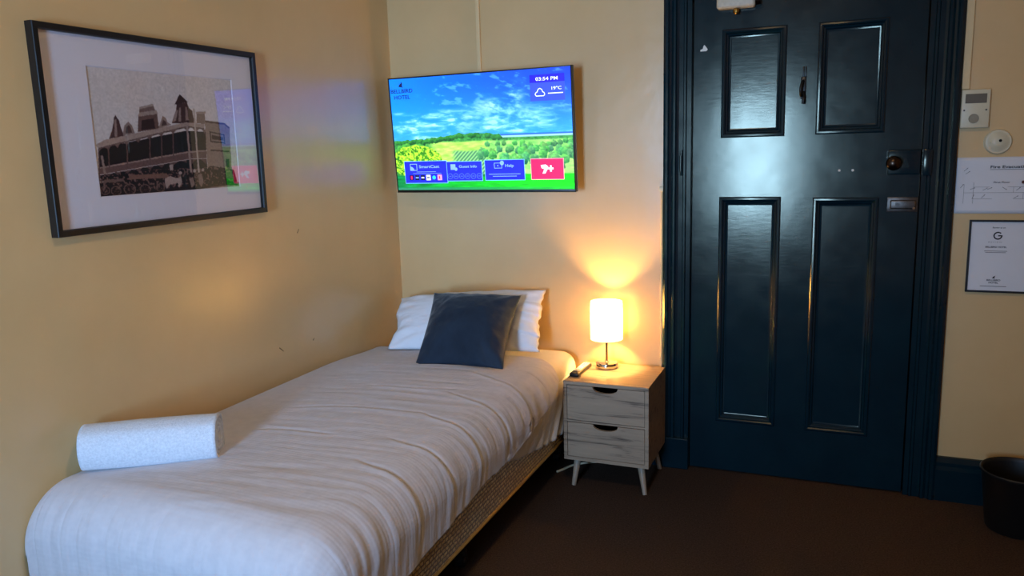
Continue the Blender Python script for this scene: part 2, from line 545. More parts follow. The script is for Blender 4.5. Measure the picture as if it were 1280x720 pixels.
struct(obj('wall_front', bm, MT['wall']))
# the window behind the camera
win = bpy.data.objects.new('window_1', None); COL.objects.link(win); struct(win)
bm = bmesh.new()
for a in ((WIN[0], WIN[0]+.05, WIN[2], WIN[3]), (WIN[1]-.05, WIN[1], WIN[2], WIN[3]), (WIN[0], WIN[1], WIN[2], WIN[2]+.05), (WIN[0], WIN[1], WIN[3]-.05, WIN[3]),
          (WIN[0], WIN[1], (WIN[2]+WIN[3])/2-.02, (WIN[2]+WIN[3])/2+.02)):
    box(bm, a[0], a[1], ROOM_Y-0.10, ROOM_Y-0.06, a[2], a[3], 0.003)
obj('window_frame', bm, MT['door'], win)
bm = bmesh.new(); box(bm, WIN[0]+.04, WIN[1]-.04, ROOM_Y-0.083, ROOM_Y-0.079, WIN[2]+.04, WIN[3]-.04)
obj('window_pane', bm, MT['glass'], win)
# small scuffs on the left wall paint
bm = bmesh.new()
for (y, z, l, a) in ((-0.996, 0.708, 0.016, -0.7), (-0.778, 0.701, 0.006, 0.6), (-0.83, 1.185, 0.01, 0.9)):
    p0 = (y-l*math.cos(a), z-l*math.sin(a)); p1 = (y+l*math.cos(a), z+l*math.sin(a))
    cyl(bm, (0.0, *p0), (0.0, *p1), 0.002, 0.0012, 8)
obj('scuff_marks', bm, MT['scuff'], wall_left)

# baseboards
def base_prof(t):   # (distance from wall, height)
    return [(0, 0), (t, 0), (t, 0.135), (t*0.75, 0.150), (t*0.75, 0.165), (t*0.35, 0.185), (0, 0.187)]
def base_run(x0, x1):
    bm = bmesh.new()
    pr = base_prof(0.03)
    a = [bm.verts.new((x0, -d, z)) for d, z in pr]; b = [bm.verts.new((x1, -d, z)) for d, z in pr]
    bm.faces.new(a); bm.faces.new(b[::-1])
    for i in range(len(pr)):
        bm.faces.new((a[i], b[i], b[(i+1) % len(pr)], a[(i+1) % len(pr)]))
    return bm
struct(obj('baseboard_back', base_run(0.0, 1.385), MT['door']))
struct(obj('baseboard_right', base_run(2.533, ROOM_X), MT['door']), 'dark teal skirting board right of the door', 'baseboard')

# door surround: stepped architrave both sides and over the head
def architrave():
    bm = bmesh.new()
    pr = [(0.0, 0.0), (0.0, -0.030), (0.010, -0.036), (0.020, -0.036), (0.026, -0.028), (0.034, -0.024), (0.044, -0.031), (0.052, -0.031), (0.057, -0.022),
          (0.066, -0.018), (0.084, -0.018), (0.088, -0.022), (0.096, -0.022), (0.100, -0.014), (0.118, -0.014), (0.118, 0.0)]
    L, R, T = 1.388, 2.535, DZ1+0.115
    # one open U of the profile, mitred at the head
    rings = []
    for (px, pz) in ((0, 0), (0, 1), (1, 1), (1, 0)):
        ring = []
        for d, y in pr:
            x = L+d if px == 0 else R-d
            z = T-d if pz == 1 else 0.0
            ring.append(bm.verts.new((x, y, z)))
        rings.append(ring)
    n = len(pr)
    for a, b in zip(rings, rings[1:]):
        for i in range(n):
            bm.faces.new((a[i], a[(i+1) % n], b[(i+1) % n], b[i]))
    bm.faces.new(rings[0]); bm.faces.new(rings[-1])
    # plinth blocks at the foot
    box(bm, 1.368, 1.512, -0.044, 0.0, 0.0, 0.150, 0.005)
    return bm
trim = struct(obj('trim_1', architrave(), MT['door']), 'dark teal stepped door surround', 'trim')
bm = bmesh.new()
box(bm, DX0-0.02, DX0, 0.0, 0.15, 0, DZ1); box(bm, DX1, DX1+0.02, 0.0, 0.15, 0, DZ1); box(bm, DX0-0.02, DX1+0.02, 0.0, 0.15, DZ1, DZ1+0.02)
box(bm, DX0, DX0+0.03, 0.0425, 0.060, 0, DZ1); box(bm, DX1-0.03, DX1, 0.0425, 0.060, 0, DZ1); box(bm, DX0, DX1, 0.0425, 0.060, DZ1-0.03, DZ1); box(bm, DX0, DX1, 0.0425, 0.15, -0.001, 0.014)  # stops and threshold added to block light leaking round the leaf
obj('door_jamb', bm, MT['door'], trim)
bm = bmesh.new()   # old hinge plate on the left jamb
box(bm, 1.461, 1.474, -0.030, -0.014, 1.365, 1.470, 0.003); cyl(bm, (1.466, -0.032, 1.385), (1.466, -0.032, 1.452), 0.006)
cyl(bm, (1.468, -0.03, 1.452), (1.468, -0.03, 1.475), 0.004)
obj('latch_plate', bm, MT['door'], trim, angle=40)
bm = bmesh.new(); box(bm, 2.419, 2.452, -0.038, -0.012, 1.352, 1.456, 0.004)
obj('lock_keep', bm, MT['door'], trim, angle=40)

# the door leaf
door = bpy.data.objects.new('door_1', None); COL.objects.link(door)
struct(door, 'dark teal four panel door with rim lock', 'door')
LX0, LX1, LZ0, LZ1, LY = 1.514, 2.411, 0.008, 2.128, -0.004
panels = [(1.636, 1.891, 1.527, 1.971), (2.019, 2.273, 1.529, 1.969), (1.634, 1.885, 0.246, 1.266), (2.019, 2.266, 0.243, 1.262)]
bm = bmesh.new()
xs = [LX0, 1.635, 1.888, 2.019, 2.270, LX1]
zs = [LZ0, 0.245, 1.264, 1.528, 1.970, LZ1]
for i in range(5):
    for j in range(5):
        if i in (1, 3) and j in (1, 3): continue
        bm.faces.new([bm.verts.new(p) for p in ((xs[i], LY, zs[j]), (xs[i+1], LY, zs[j]), (xs[i+1], LY, zs[j+1]), (xs[i], LY, zs[j+1]))])
bmesh.ops.remove_doubles(bm, verts=bm.verts, dist=1e-5)
# edges and back of the leaf
for a, b in (((LX0, LZ0), (LX1, LZ0)), ((LX1, LZ0), (LX1, LZ1)), ((LX1, LZ1), (LX0, LZ1)), ((LX0, LZ1), (LX0, LZ0))):
    bm.faces.new([bm.verts.new(p) for p in ((a[0], LY, a[1]), (b[0], LY, b[1]), (b[0], LY+0.045, b[1]), (a[0], LY+0.045, a[1]))])
bm.faces.new([bm.verts.new(p) for p in ((LX0, LY+0.045, LZ0), (LX1, LY+0.045, LZ0), (LX1, LY+0.045, LZ1), (LX0, LY+0.045, LZ1))])
obj('door_leaf', bm, MT['door'], door)
for (x0, x1, z0, z1) in panels:
    bm = bmesh.new()
    prof = [(-0.004, LY+0.002), (-0.003, LY-0.004), (0.002, LY-0.008), (0.008, LY-0.009), (0.013, LY-0.006), (0.016, LY+0.001), (0.022, LY+0.004), (0.027, LY+0.011), (0.031, LY+0.012), (0.034, LY+0.013)]
    r = rect_sweep(bm, x0, x1, z0, z1, prof)
    bm.faces.new([bm.verts.new(v.co) for v in r[-1]])
    obj('door_panel', bm, MT['door'], door, angle=25)
# rim lock and its knob
bm = bmesh.new(); box(bm, 2.292, 2.411, LY-0.030, LY, 1.357, 1.455, 0.005, 3)
lock = obj('rim_lock', bm, MT['door'], door, angle=40)
lock['label'] = 'painted rim lock case'
bm = bmesh.new(); vv = lathe(bm, [(0.0, 0.0), (0.018, 0.0), (0.018, 0.004), (0.010, 0.008), (0.010, 0.022), (0.020, 0.028), (0.028, 0.040), (0.029, 0.050), (0.024, 0.060), (0.012, 0.066), (0, 0.067)], 32,
             Matrix.Translation((2.312, LY-0.030, 1.404)) @ Matrix.Rotation(PI/2, 4, 'X'))
kn = obj('door_knob', bm, MT['darkbrass'], lock, True); kn['label'] = 'dark tarnished brass door knob'
bm = bmesh.new(); prism(bm, [(2.345, 1.385), (2.372, 1.385), (2.3585, 1.43)], LY-0.036, LY-0.029)
obj('snib', bm, MT['door'], lock)
# bare metal bolt below
bm = bmesh.new(); box(bm, 2.299, 2.411, LY-0.008, LY, 1.207, 1.266, 0.002)
bolt = obj('night_latch', bm, MT['steel'], door, angle=40); bolt['label'] = 'worn brownish metal latch plate'
bm = bmesh.new(); box(bm, 2.310, 2.404, LY-0.020, LY-0.006, 1.219, 1.255, 0.005, 3); cyl(bm, (2.335, LY-0.02, 1.237), (2.335, LY-0.03, 1.237), 0.007)
obj('latch_bolt', bm, MT['steel'], bolt, angle=40)
bm = bmesh.new(); cyl(bm, (2.396, LY-0.019, 1.223), (2.396, LY-0.027, 1.223), 0.005); obj('latch_stud', bm, MT['chrome'], bolt, angle=40)
# two pale filled screw holes, a chip of bare wood
for x in (2.114, 2.165):
    bm = bmesh.new(); cyl(bm, (x, LY, 1.3765), (x, LY-0.0015, 1.3765), 0.0052, 0.004, 14); s = obj('screw_hole', bm, MT['bare'], door); s['label'] = 'pale filled screw hole'
bm = bmesh.new(); prism(bm, [(1.541, 1.892), (1.567, 1.892), (1.572, 1.899), (1.566, 1.908), (1.558, 1.918), (1.553, 1.911), (1.552, 1.903), (1.541, 1.898)], LY, LY-0.0012)
s = obj('paint_chip', bm, MT['bare'], door); s['label'] = 'chip of bare pale undercoat'
# old coat hook between the upper panels
bm = bmesh.new()
for dx in (0.0, 0.009): box(bm, 1.962+dx-0.003, 1.962+dx+0.003, LY-0.006, LY, 1.755, 1.803, 0.002)
box(bm, 1.953, 1.974, LY-0.008, LY, 1.672, 1.762, 0.003)
tube(bm, spline([(1.963, LY-0.006, 1.745), (1.959, LY-0.03, 1.735), (1.955, LY-0.042, 1.712), (1.955, LY-0.034, 1.690), (1.958, LY-0.02, 1.684)], 6), 0.0055)
tube(bm, spline([(1.965, LY-0.006, 1.700), (1.968, LY-0.025, 1.682), (1.967, LY-0.032, 1.668), (1.965, LY-0.030, 1.652)], 6), 0.006)
h = obj('coat_hook', bm, MT['black'], door, angle=40); h['label'] = 'black painted coat hook'
# door closer at the head
bm = bmesh.new(); box(bm, 1.612, 1.768, LY-0.05, LY, 2.052, 2.104, 0.012, 4)
cl = obj('door_closer', bm, MT['closer'], door, angle=40); cl['label'] = 'worn cream door closer body'
bm = bmesh.new(); cyl(bm, (1.768, LY-0.026, 2.080), (1.788, LY-0.026, 2.080), 0.023, 0.020); obj('closer_cap', bm, MT['darkbrass'], cl, angle=40)
bm = bmesh.new(); lathe(bm, [(0, -0.020), (0.008, -0.018), (0.013, -0.010), (0.012, 0.0), (0.006, 0.010), (0.006, 0.02), (0, 0.02)], 24, Matrix.Translation((1.692, LY-0.034, 2.046)))
obj('closer_knob', bm, MT['brass'], cl, True)

# ------------------------------------------------------------------ television
TVW, TVH = 0.951, 0.554
ux = Vector((math.cos(-0.044), math.sin(-0.044), 0))
nz = Vector((math.sin(-0.044), -math.cos(-0.044), 0))
up = Vector((0, 0, 1))*math.cos(0.067) + nz*math.sin(0.067)
fn = ux.cross(up)
tv = thing('television', 'wall mounted flat television showing a vineyard landscape menu', 'television')
tv.matrix_world = Matrix(((ux.x, up.x, fn.x, 0.544), (ux.y, up.y, fn.y, -0.147), (ux.z, up.z, fn.z, 1.580), (0, 0, 0, 1)))
bm = bmesh.new()
box(bm, -TVW/2, TVW/2, -TVH/2, TVH/2, -0.028, -0.002, 0.002)
BZ = 0.006; BB = 0.013
for a in ((-TVW/2, TVW/2, TVH/2-BZ, TVH/2), (-TVW/2, TVW/2, -TVH/2, -TVH/2+BB), (-TVW/2, -TVW/2+BZ, -TVH/2, TVH/2), (TVW/2-BZ, TVW/2, -TVH/2, TVH/2)):
    box(bm, a[0], a[1], a[2], a[3], -0.004, 0.0015, 0.0006)
obj('bezel', bm, MT['black'], tv, angle=40)
bm = bmesh.new(); box(bm, -0.30, 0.30, -0.20, 0.12, -0.050, -0.027, 0.008); obj('back_housing', bm, MT['black'], tv)
bm = bmesh.new(); box(bm, -0.11, 0.11, -0.10, 0.10, -0.064, -0.049, 0.002); box(bm, -0.16, 0.16, 0.04, 0.09, -0.106, -0.060, 0.002); obj('wall_bracket', bm, MT['black'], tv)

def tv_picture(n=270, m=460):
    V, U = np.meshgrid(np.linspace(0, 1, n), np.linspace(0, 1, m), indexing='ij')
    rs = np.random.RandomState(8)
    t = sstep(0.0, 0.58, V)[..., None]
    top = np.array([8, 138, 255])*(1-U[..., None]) + np.array([26, 74, 250])*U[..., None]
    img = top*(1-t) + np.array([64, 168, 252])*t
    def mix(mask, col):
        nonlocal img
        k = np.clip(mask, 0, 1)[..., None]
        img = img*(1-k) + np.asarray(col, float)*k
    # clouds: flat banks low in the sky, a ragged plume rising right of centre
    wx = fbm(U*7, V*7, 9, 3)*0.10
    n1 = fbm((U+wx)*10, V*26, 3, 6, 0.6)
    n2 = fbm((U+wx)*11+V*5, V*17-U*7, 7, 6, 0.62)
    band = sstep(0.26, 0.36, V)*(1-sstep(0.52, 0.58, V))*(1-0.5*sstep(0.7, 1.0, U))
    mix(sstep(0.40, 0.66, n1)*band*0.75, [128, 204, 252]); mix(sstep(0.56, 0.76, n1)*band*0.7, [206, 240, 255])
    d = np.abs((V-0.36)+(U-0.50)*0.62)
    plume = np.exp(-(d/0.10)**2)*sstep(0.36, 0.46, U)*(1-sstep(0.70, 0.78, U))
    mix(plume*sstep(0.36, 0.60, n2)*0.85, [118, 188, 250]); mix(plume*sstep(0.52, 0.72, n2)*0.8, [198, 228, 255])
    d2 = np.exp(-((U-0.66)/0.26)**2-((V-0.40)/0.09)**2)
    mix(d2*sstep(0.36, 0.60, n2)*0.9, [110, 190, 250]); mix(d2*sstep(0.52, 0.74, n2)*0.7, [190, 230, 255])
    wisps = sstep(0.58, 0.75, fbm(U*16+V*8, V*24-U*10, 77, 5, 0.6))*(V < 0.5)*sstep(0.1, 0.3, U)*0.45
    mix(wisps, [150, 208, 255])
    # land
    hor = 0.548 - 0.045*np.exp(-((U-0.47)/0.22)**2) + 0.016*(fbm(U*60, U*0+3, 11, 3)-0.5)
    mix((U > 0.60)*sstep(0.518, 0.523, V), [58, 118, 226])
    mix((U > 0.60)*sstep(0.532, 0.537, V)*1.0, [168, 214, 226]); mix((U > 0.6)*sstep(0.545, 0.55, V), [110, 176, 150])
    land = sstep(-0.003, 0.003, V-np.where(U > 0.62, np.maximum(hor, 0.553), hor))
    tr = fbm(U*110, V*75, 21, 3)
    g = tr[..., None]
    mix(land, np.array([28, 104, 60])*(1-g) + np.array([110, 196, 100])*g)
    mead = sstep(0.18, 0.26, U)*(1-sstep(0.52, 0.62, U))*sstep(0.566, 0.586, V+0.05*np.abs(U-0.4))
    mg = fbm(U*26, V*60, 31, 5)[..., None]
    mix(mead, np.array([132, 212, 74])*(1-mg)+np.array([224, 246, 150])*mg)
    vine = sstep(0.33, 0.37, U)*(1-sstep(0.52, 0.58, U))*sstep(0.645, 0.672, V+0.08*np.abs(U-0.43))
    st = (0.5+0.5*np.sin((U*0.9+V*0.55)*330))[..., None]
    mix(vine, np.array([72, 140, 104])*(1-st)+np.array([160, 210, 146])*st)
    rt = sstep(0.52, 0.58, U)*sstep(0.565, 0.585, V)
    k1 = fbm(U*30, V*60, 41, 5)[..., None]
    mix(rt, np.array([104, 184, 96])*(1-k1)+np.array([206, 246, 152])*k1)
    def tree(u, v, a, b, dark, lite):
        q = ((U-u)/a)**2+((V-v)/b)**2 + 1.1*(tr-0.5)
        msk = 1-sstep(0.8, 1.05, q)
        sh = np.clip(0.5-0.45*(V-v)/b-0.25*(U-u)/a+0.9*(tr-0.5), 0, 1)[..., None]
        mix(msk, np.array(dark)*(1-sh)+np.array(lite)*sh)
    for u in np.sort(rs.uniform(0.02, 0.62, 60)):
        h = np.interp(u, U[0], hor[0]); tree(u, h+0.012+rs.uniform(0, 0.02), rs.uniform(0.010, 0.020), rs.uniform(0.014, 0.026), (22, 88, 50), (74, 160, 70))
    for v in np.sort(rs.uniform(0.585, 0.80, 75)):
        u = rs.uniform(0.50+0.1*(v < 0.66)*rs.rand(), 1.02); k = (v-0.53)/0.2
        if 0.50 < u < 0.62 and v > 0.70: continue
        dk = (30+20*rs.rand(), 104+30*rs.rand(), 62+30*rs.rand())
        tree(u, v, 0.010+0.016*k, 0.016+0.028*k, dk, (dk[0]+84, dk[1]+84, dk[2]+38))
    for v in np.sort(rs.uniform(0.58, 0.66, 14)):
        tree(rs.uniform(0.0, 0.16), v, 0.020, 0.03, (34, 116, 56), (110, 196, 88))
    # yellow-green bush at left
    bd = ((U-0.125)/0.155)**2+((V-0.75)/0.155)**2 + 0.5*(fbm(U*18, V*14, 51, 3)-0.5)
    bn = (0.5*fbm(U*60, V*40, 53, 3)+0.5*fbm(U*150, V*95, 54, 2))[..., None]
    kk = sstep(0.36, 0.60, bn)
    mix(1-sstep(0.90, 1.02, bd), np.array([58, 138, 34])*(1-kk)+np.array([190, 238, 76])*kk)
    # lawn in front
    lw = fbm(U*12, V*70, 61, 4)[..., None]
    mu = np.clip(U[..., None]*1.25, 0, 1)
    lc = np.array([4, 140, 84])*(1-mu)+np.array([36, 236, 30])*mu
    mix(sstep(0.862, 0.870, V), lc*(0.72+0.5*lw))
    sh = np.exp(-((V-0.895-0.02*np.sin(U*9))/0.012)**2)*sstep(0.25, 0.45, U)*(1-sstep(0.5, 0.62, U))
    mix(sh*0.8, [8, 104, 60])
    mix(sstep(0.972, 0.985, V)*(1-0.6*U), [60, 150, 120])
    return img
SW, SH = TVW-2*BZ, TVH-BZ-BB
screen = link('screen', paint_mesh('screen', SW, SH, tv_picture(), 1.25), attr_emission('tv_picture_glow', TV_STRENGTH), tv)
screen.location = (0, (BB-BZ)/2, 0.0)
TVZ = 0.0008
def tv_mat(name, col, k=1.0): return emis(name, col, TV_STRENGTH*k)
m_tile = tv_mat('screen_blue_tile', (24, 34, 236)); m_tile2 = tv_mat('screen_dark_blue', (28, 10, 236)); m_panel = tv_mat('screen_mid_blue', (46, 70, 236))
m_red = tv_mat('screen_red', (252, 24, 92)); m_wht = tv_mat('screen_white', (225, 240, 255)); m_lite = tv_mat('screen_light_blue', (120, 165, 255))
m_navy = tv_mat('screen_navy', (2, 8, 66)); m_edge = tv_mat('screen_pale_edge', (110, 180, 255)); m_teal = tv_mat('screen_teal', (40, 210, 235)); m_pink = tv_mat('screen_pink', (255, 150, 180))
def plate(bm, x0, x1, y0, y1, z): box(bm, x0, x1, y0, y1, TVZ, z)
def tv_part(name, bm, m, parent): 
    o = obj(name, bm, m, parent); o.location = (0, -(BB-BZ)/2, 0); return o
def tv_text(s, size, m, x, y, width=None, bold=0.012, z=0.0024):
    o = text_mesh('lettering', s, size, m, screen, (x, y-(BB-BZ)/2, z), bold=bold, width=width); return o
# hotel badge, top left
bm = bmesh.new()
prism(bm, [(-0.418, 0.234), (-0.405, 0.232), (-0.391, 0.230), (-0.398, 0.236), (-0.396, 0.246), (-0.401, 0.259), (-0.404, 0.250), (-0.412, 0.244)], TVZ, 0.0016, 'xy')
tv_part('bird_mark', bm, m_navy, screen)
tv_text('BELLBIRD', 0.026, m_navy, -0.402, 0.2125, 0.123, 0.016); tv_text('HOTEL', 0.026, m_navy, -0.4025, 0.1835, 0.091, 0.016)
# clock and weather
bm = bmesh.new(); plate(bm, 0.272, 0.443, 0.131, 0.134, 0.0012); plate(bm, 0.274, 0.441, 0.134, 0.212, 0.0014); tv_part('weather_panel', bm, m_panel, screen)
bm = bmesh.new(); plate(bm, 0.274, 0.441, 0.211, 0.2455, 0.0016); tv_part('clock_panel', bm, m_tile2, screen)
tv_text('03:54 PM', 0.021, m_wht, 0.357, 0.2255, 0.106, 0.008); tv_text('19°C', 0.019, m_wht, 0.400, 0.183, 0.047, 0.012)
bm = bmesh.new(); plate(bm, 0.3605, 0.432, 0.1605, 0.1645, 0.0020); tv_part('caption_line', bm, m_wht, screen)
bm = bmesh.new()
cp = [(0.303, 0.153), (0.340, 0.153), (0.345, 0.160), (0.341, 0.168), (0.335, 0.170), (0.331, 0.181), (0.322, 0.186), (0.313, 0.182), (0.309, 0.171), (0.302, 0.168), (0.298, 0.160), (0.303, 0.153)]
for a, b in zip(cp, cp[1:]): cyl(bm, (a[0], a[1], 0.0018), (b[0], b[1], 0.0018), 0.0018, n=6)
tv_part('cloud_icon', bm, m_wht, screen)
# menu tiles
for nm, (x0, x1, y0, y1), m in (('smart_tile', (-0.421, -0.1845, -0.2295, -0.125), m_tile), ('guest_tile', (-0.182, 0.0055, -0.220, -0.1305), m_tile), ('help_tile', (0.024, 0.2255, -0.2185, -0.127), m_tile), ('channel_tile', (0.2615, 0.419, -0.217, -0.126), m_red)):
    bm = bmesh.new(); plate(bm, x0, x1, y0, y1, 0.0016); tv_part('menu_tile', bm, m, screen)
    bm = bmesh.new(); e = 0.0025; plate(bm, x0-e, x1+e, y0-e, y1+e, 0.0011); tv_part('tile_edge', bm, m_edge if m is m_tile else m_pink, screen)
tv_text('SmartCast', 0.0195, m_lite, -0.282, -0.151, 0.115, 0.018); tv_text('Guest Info', 0.0175, m_lite, -0.068, -0.1535, 0.096, 0.018); tv_text('Help', 0.0185, m_lite, 0.151, -0.1535, 0.044, 0.018)
def ring(bm, x0, x1, y0, y1, t):
    for a in ((x0, x1, y1-t, y1), (x0, x1, y0, y0+t), (x0, x0+t, y0, y1), (x1-t, x1, y0, y1)): box(bm, a[0], a[1], a[2], a[3], TVZ, 0.0022)
bm = bmesh.new(); ring(bm, -0.390, -0.350, -0.169, -0.136, 0.003)
prism(bm, [(-0.389, -0.168), (-0.366, -0.168), (-0.370, -0.158), (-0.378, -0.151), (-0.389, -0.149)], TVZ, 0.0022, 'xy')
tv_part('cast_icon', bm, m_lite, screen)
bm = bmesh.new(); box(bm, -0.162, -0.1355, -0.168, -0.1415, TVZ, 0.0019)
cyl(bm, (-0.133, -0.165, TVZ), (-0.133, -0.165, 0.0024), 0.008, n=14)
for i in range(3):
    for j in range(3): box(bm, -0.162+i*0.0095, -0.1545+i*0.0095, -0.168+j*0.0095, -0.1605+j*0.0095, TVZ, 0.0022)
tv_part('guide_icon', bm, m_lite, screen)
bm = bmesh.new(); ring(bm, 0.072, 0.113, -0.165, -0.139, 0.0025); cyl(bm, (0.113, -0.140, TVZ), (0.113, -0.140, 0.0023), 0.0105, n=18)
tv_part('help_icon', bm, m_lite, screen)
bm = bmesh.new(); cyl(bm, (0.091, -0.152, TVZ), (0.091, -0.152, 0.0023), 0.003, n=10); tv_part('help_icon', bm, m_lite, screen)
for a in ((-0.355, -0.245, -0.1765, -0.1745), (-0.375, -0.215, -0.184, -0.1825), (0.042, 0.205, -0.193, -0.1905), (0.062, 0.186, -0.203, -0.2005)):
    bm = bmesh.new(); box(bm, a[0], a[1], a[2], a[3], TVZ, 0.0021); tv_part('caption_line', bm, m_lite, screen)
m_soft = tv_mat('screen_soft_blue', (76, 112, 250))
for k in range(6):
    bm = bmesh.new(); x = -0.167+k*0.0315
    pts = [(x+0.0125*math.cos(a), -0.199+0.0125*math.sin(a), 0.0018) for a in np.linspace(0, 2*PI, 19)]
    tube(bm, pts, 0.0011, 5); box(bm, x-0.006, x+0.006, -0.2005, -0.1975, TVZ, 0.0020)
    tv_part('round_icon', bm, m_soft, screen)
for k, (mm, inner) in enumerate(((m_navy, m_red), (m_navy, m_lite), (m_navy, m_wht), (m_wht, m_navy), (m_tile2, m_teal), (m_pink, m_red))):
    x = -0.3855+k*0.0319
    bm = bmesh.new(); box(bm, x-0.012, x+0.012, -0.2165, -0.1905, TVZ, 0.0020); o = tv_part('app_icon', bm, mm, screen)
    bm = bmesh.new()
    if k == 0: box(bm, x-0.004, x+0.004, -0.212, -0.195, TVZ, 0.0026)
    elif k == 4: cyl(bm, (x, -0.2035, TVZ), (x, -0.2035, 0.0026), 0.0095, n=16)
    elif k == 5: box(bm, x-0.004, x+0.002, -0.210, -0.197, TVZ, 0.0026)
    else: box(bm, x-0.008, x+0.008, -0.2065, -0.2005, TVZ, 0.0026)
    tv_part('app_mark', bm, inner, screen)
# channel mark: a bent seven and a plus
bm = bmesh.new()
prism(bm, [(0.309, -0.1535), (0.333, -0.1515), (0.345, -0.159), (0.345, -0.168), (0.330, -0.192), (0.316, -0.192), (0.3265, -0.172), (0.313, -0.168)], TVZ, 0.0024, 'xy')
box(bm, 0.345, 0.371, -0.1735, -0.1655, TVZ, 0.0024); box(bm, 0.354, 0.3625, -0.1835, -0.1555, TVZ, 0.0024)
tv_part('channel_mark', bm, m_wht, screen)

# ------------------------------------------------------------------ framed hotel photograph on the left wall
FY0, FY1, FZ0, FZ1, FD = -1.966, -1.046, 1.284, 1.893, 0.030
pic = thing('picture_frame', 'black framed sepia photograph of an old two-storey hotel above the bed', 'picture', (0.0, (FY0+FY1)/2, (FZ0+FZ1)/2))
pic.matrix_world = Matrix(((0, 0, 1, 0.0), (1, 0, 0, (FY0+FY1)/2), (0, 1, 0, (FZ0+FZ1)/2), (0, 0, 0, 1)))   # local x to the right along the wall, y up, z off the wall
FW, FH = FY1-FY0, FZ1-FZ0
b_ = 0.020
bm = bmesh.new()
o4 = [(-FW/2, -FH/2), (FW/2, -FH/2), (FW/2, FH/2), (-FW/2, FH/2)]
prof = [(0, 0.001), (0, FD-0.002), (0.002, FD), (b_-0.003, FD), (b_, FD-0.004), (b_, 0.010)]
rings = [[bm.verts.new((sx*(1-2*i/FW), sy*(1-2*i/FH), z)) for sx, sy in o4] for i, z in prof]
for a, b in zip(rings, rings[1:]):
    for i in range(4): bm.faces.new((a[i], a[(i+1) % 4], b[(i+1) % 4], b[i]))
obj('frame', bm, MT['frame'], pic)
bm = bmesh.new(); box(bm, -FW/2+0.004, FW/2-0.004, -FH/2+0.004, FH/2-0.004, 0.001, 0.008); obj('backing_board', bm, MT['frame'], pic)
# mat board with a window
PW, PH = 0.622, 0.396
pcx, pcy = (-1.1765-1.799)/2-(FY0+FY1)/2+0.004, 1.588-(FZ0+FZ1)/2
bm = bmesh.new()
ob = [(-FW/2+0.012, -FH/2+0.012), (FW/2-0.012, -FH/2+0.012), (FW/2-0.012, FH/2-0.012), (-FW/2+0.012, FH/2-0.012)]
ib = [(pcx-PW/2, pcy-PH/2), (pcx+PW/2, pcy-PH/2), (pcx+PW/2, pcy+PH/2), (pcx-PW/2, pcy+PH/2)]
A_ = [bm.verts.new((*p, 0.0145)) for p in ob]; B_ = [bm.verts.new((*p, 0.0145)) for p in ib]; D_ = [bm.verts.new((p[0]+(0.003 if p[0] < pcx else -0.003), p[1]+(0.003 if p[1] < pcy else -0.003), 0.012)) for p in ib]
for i in range(4):
    j = (i+1) % 4
    bm.faces.new((A_[i], A_[j], B_[j], B_[i])); bm.faces.new((B_[i], B_[j], D_[j], D_[i]))
obj('mat_board', bm, MT['mat'], pic)
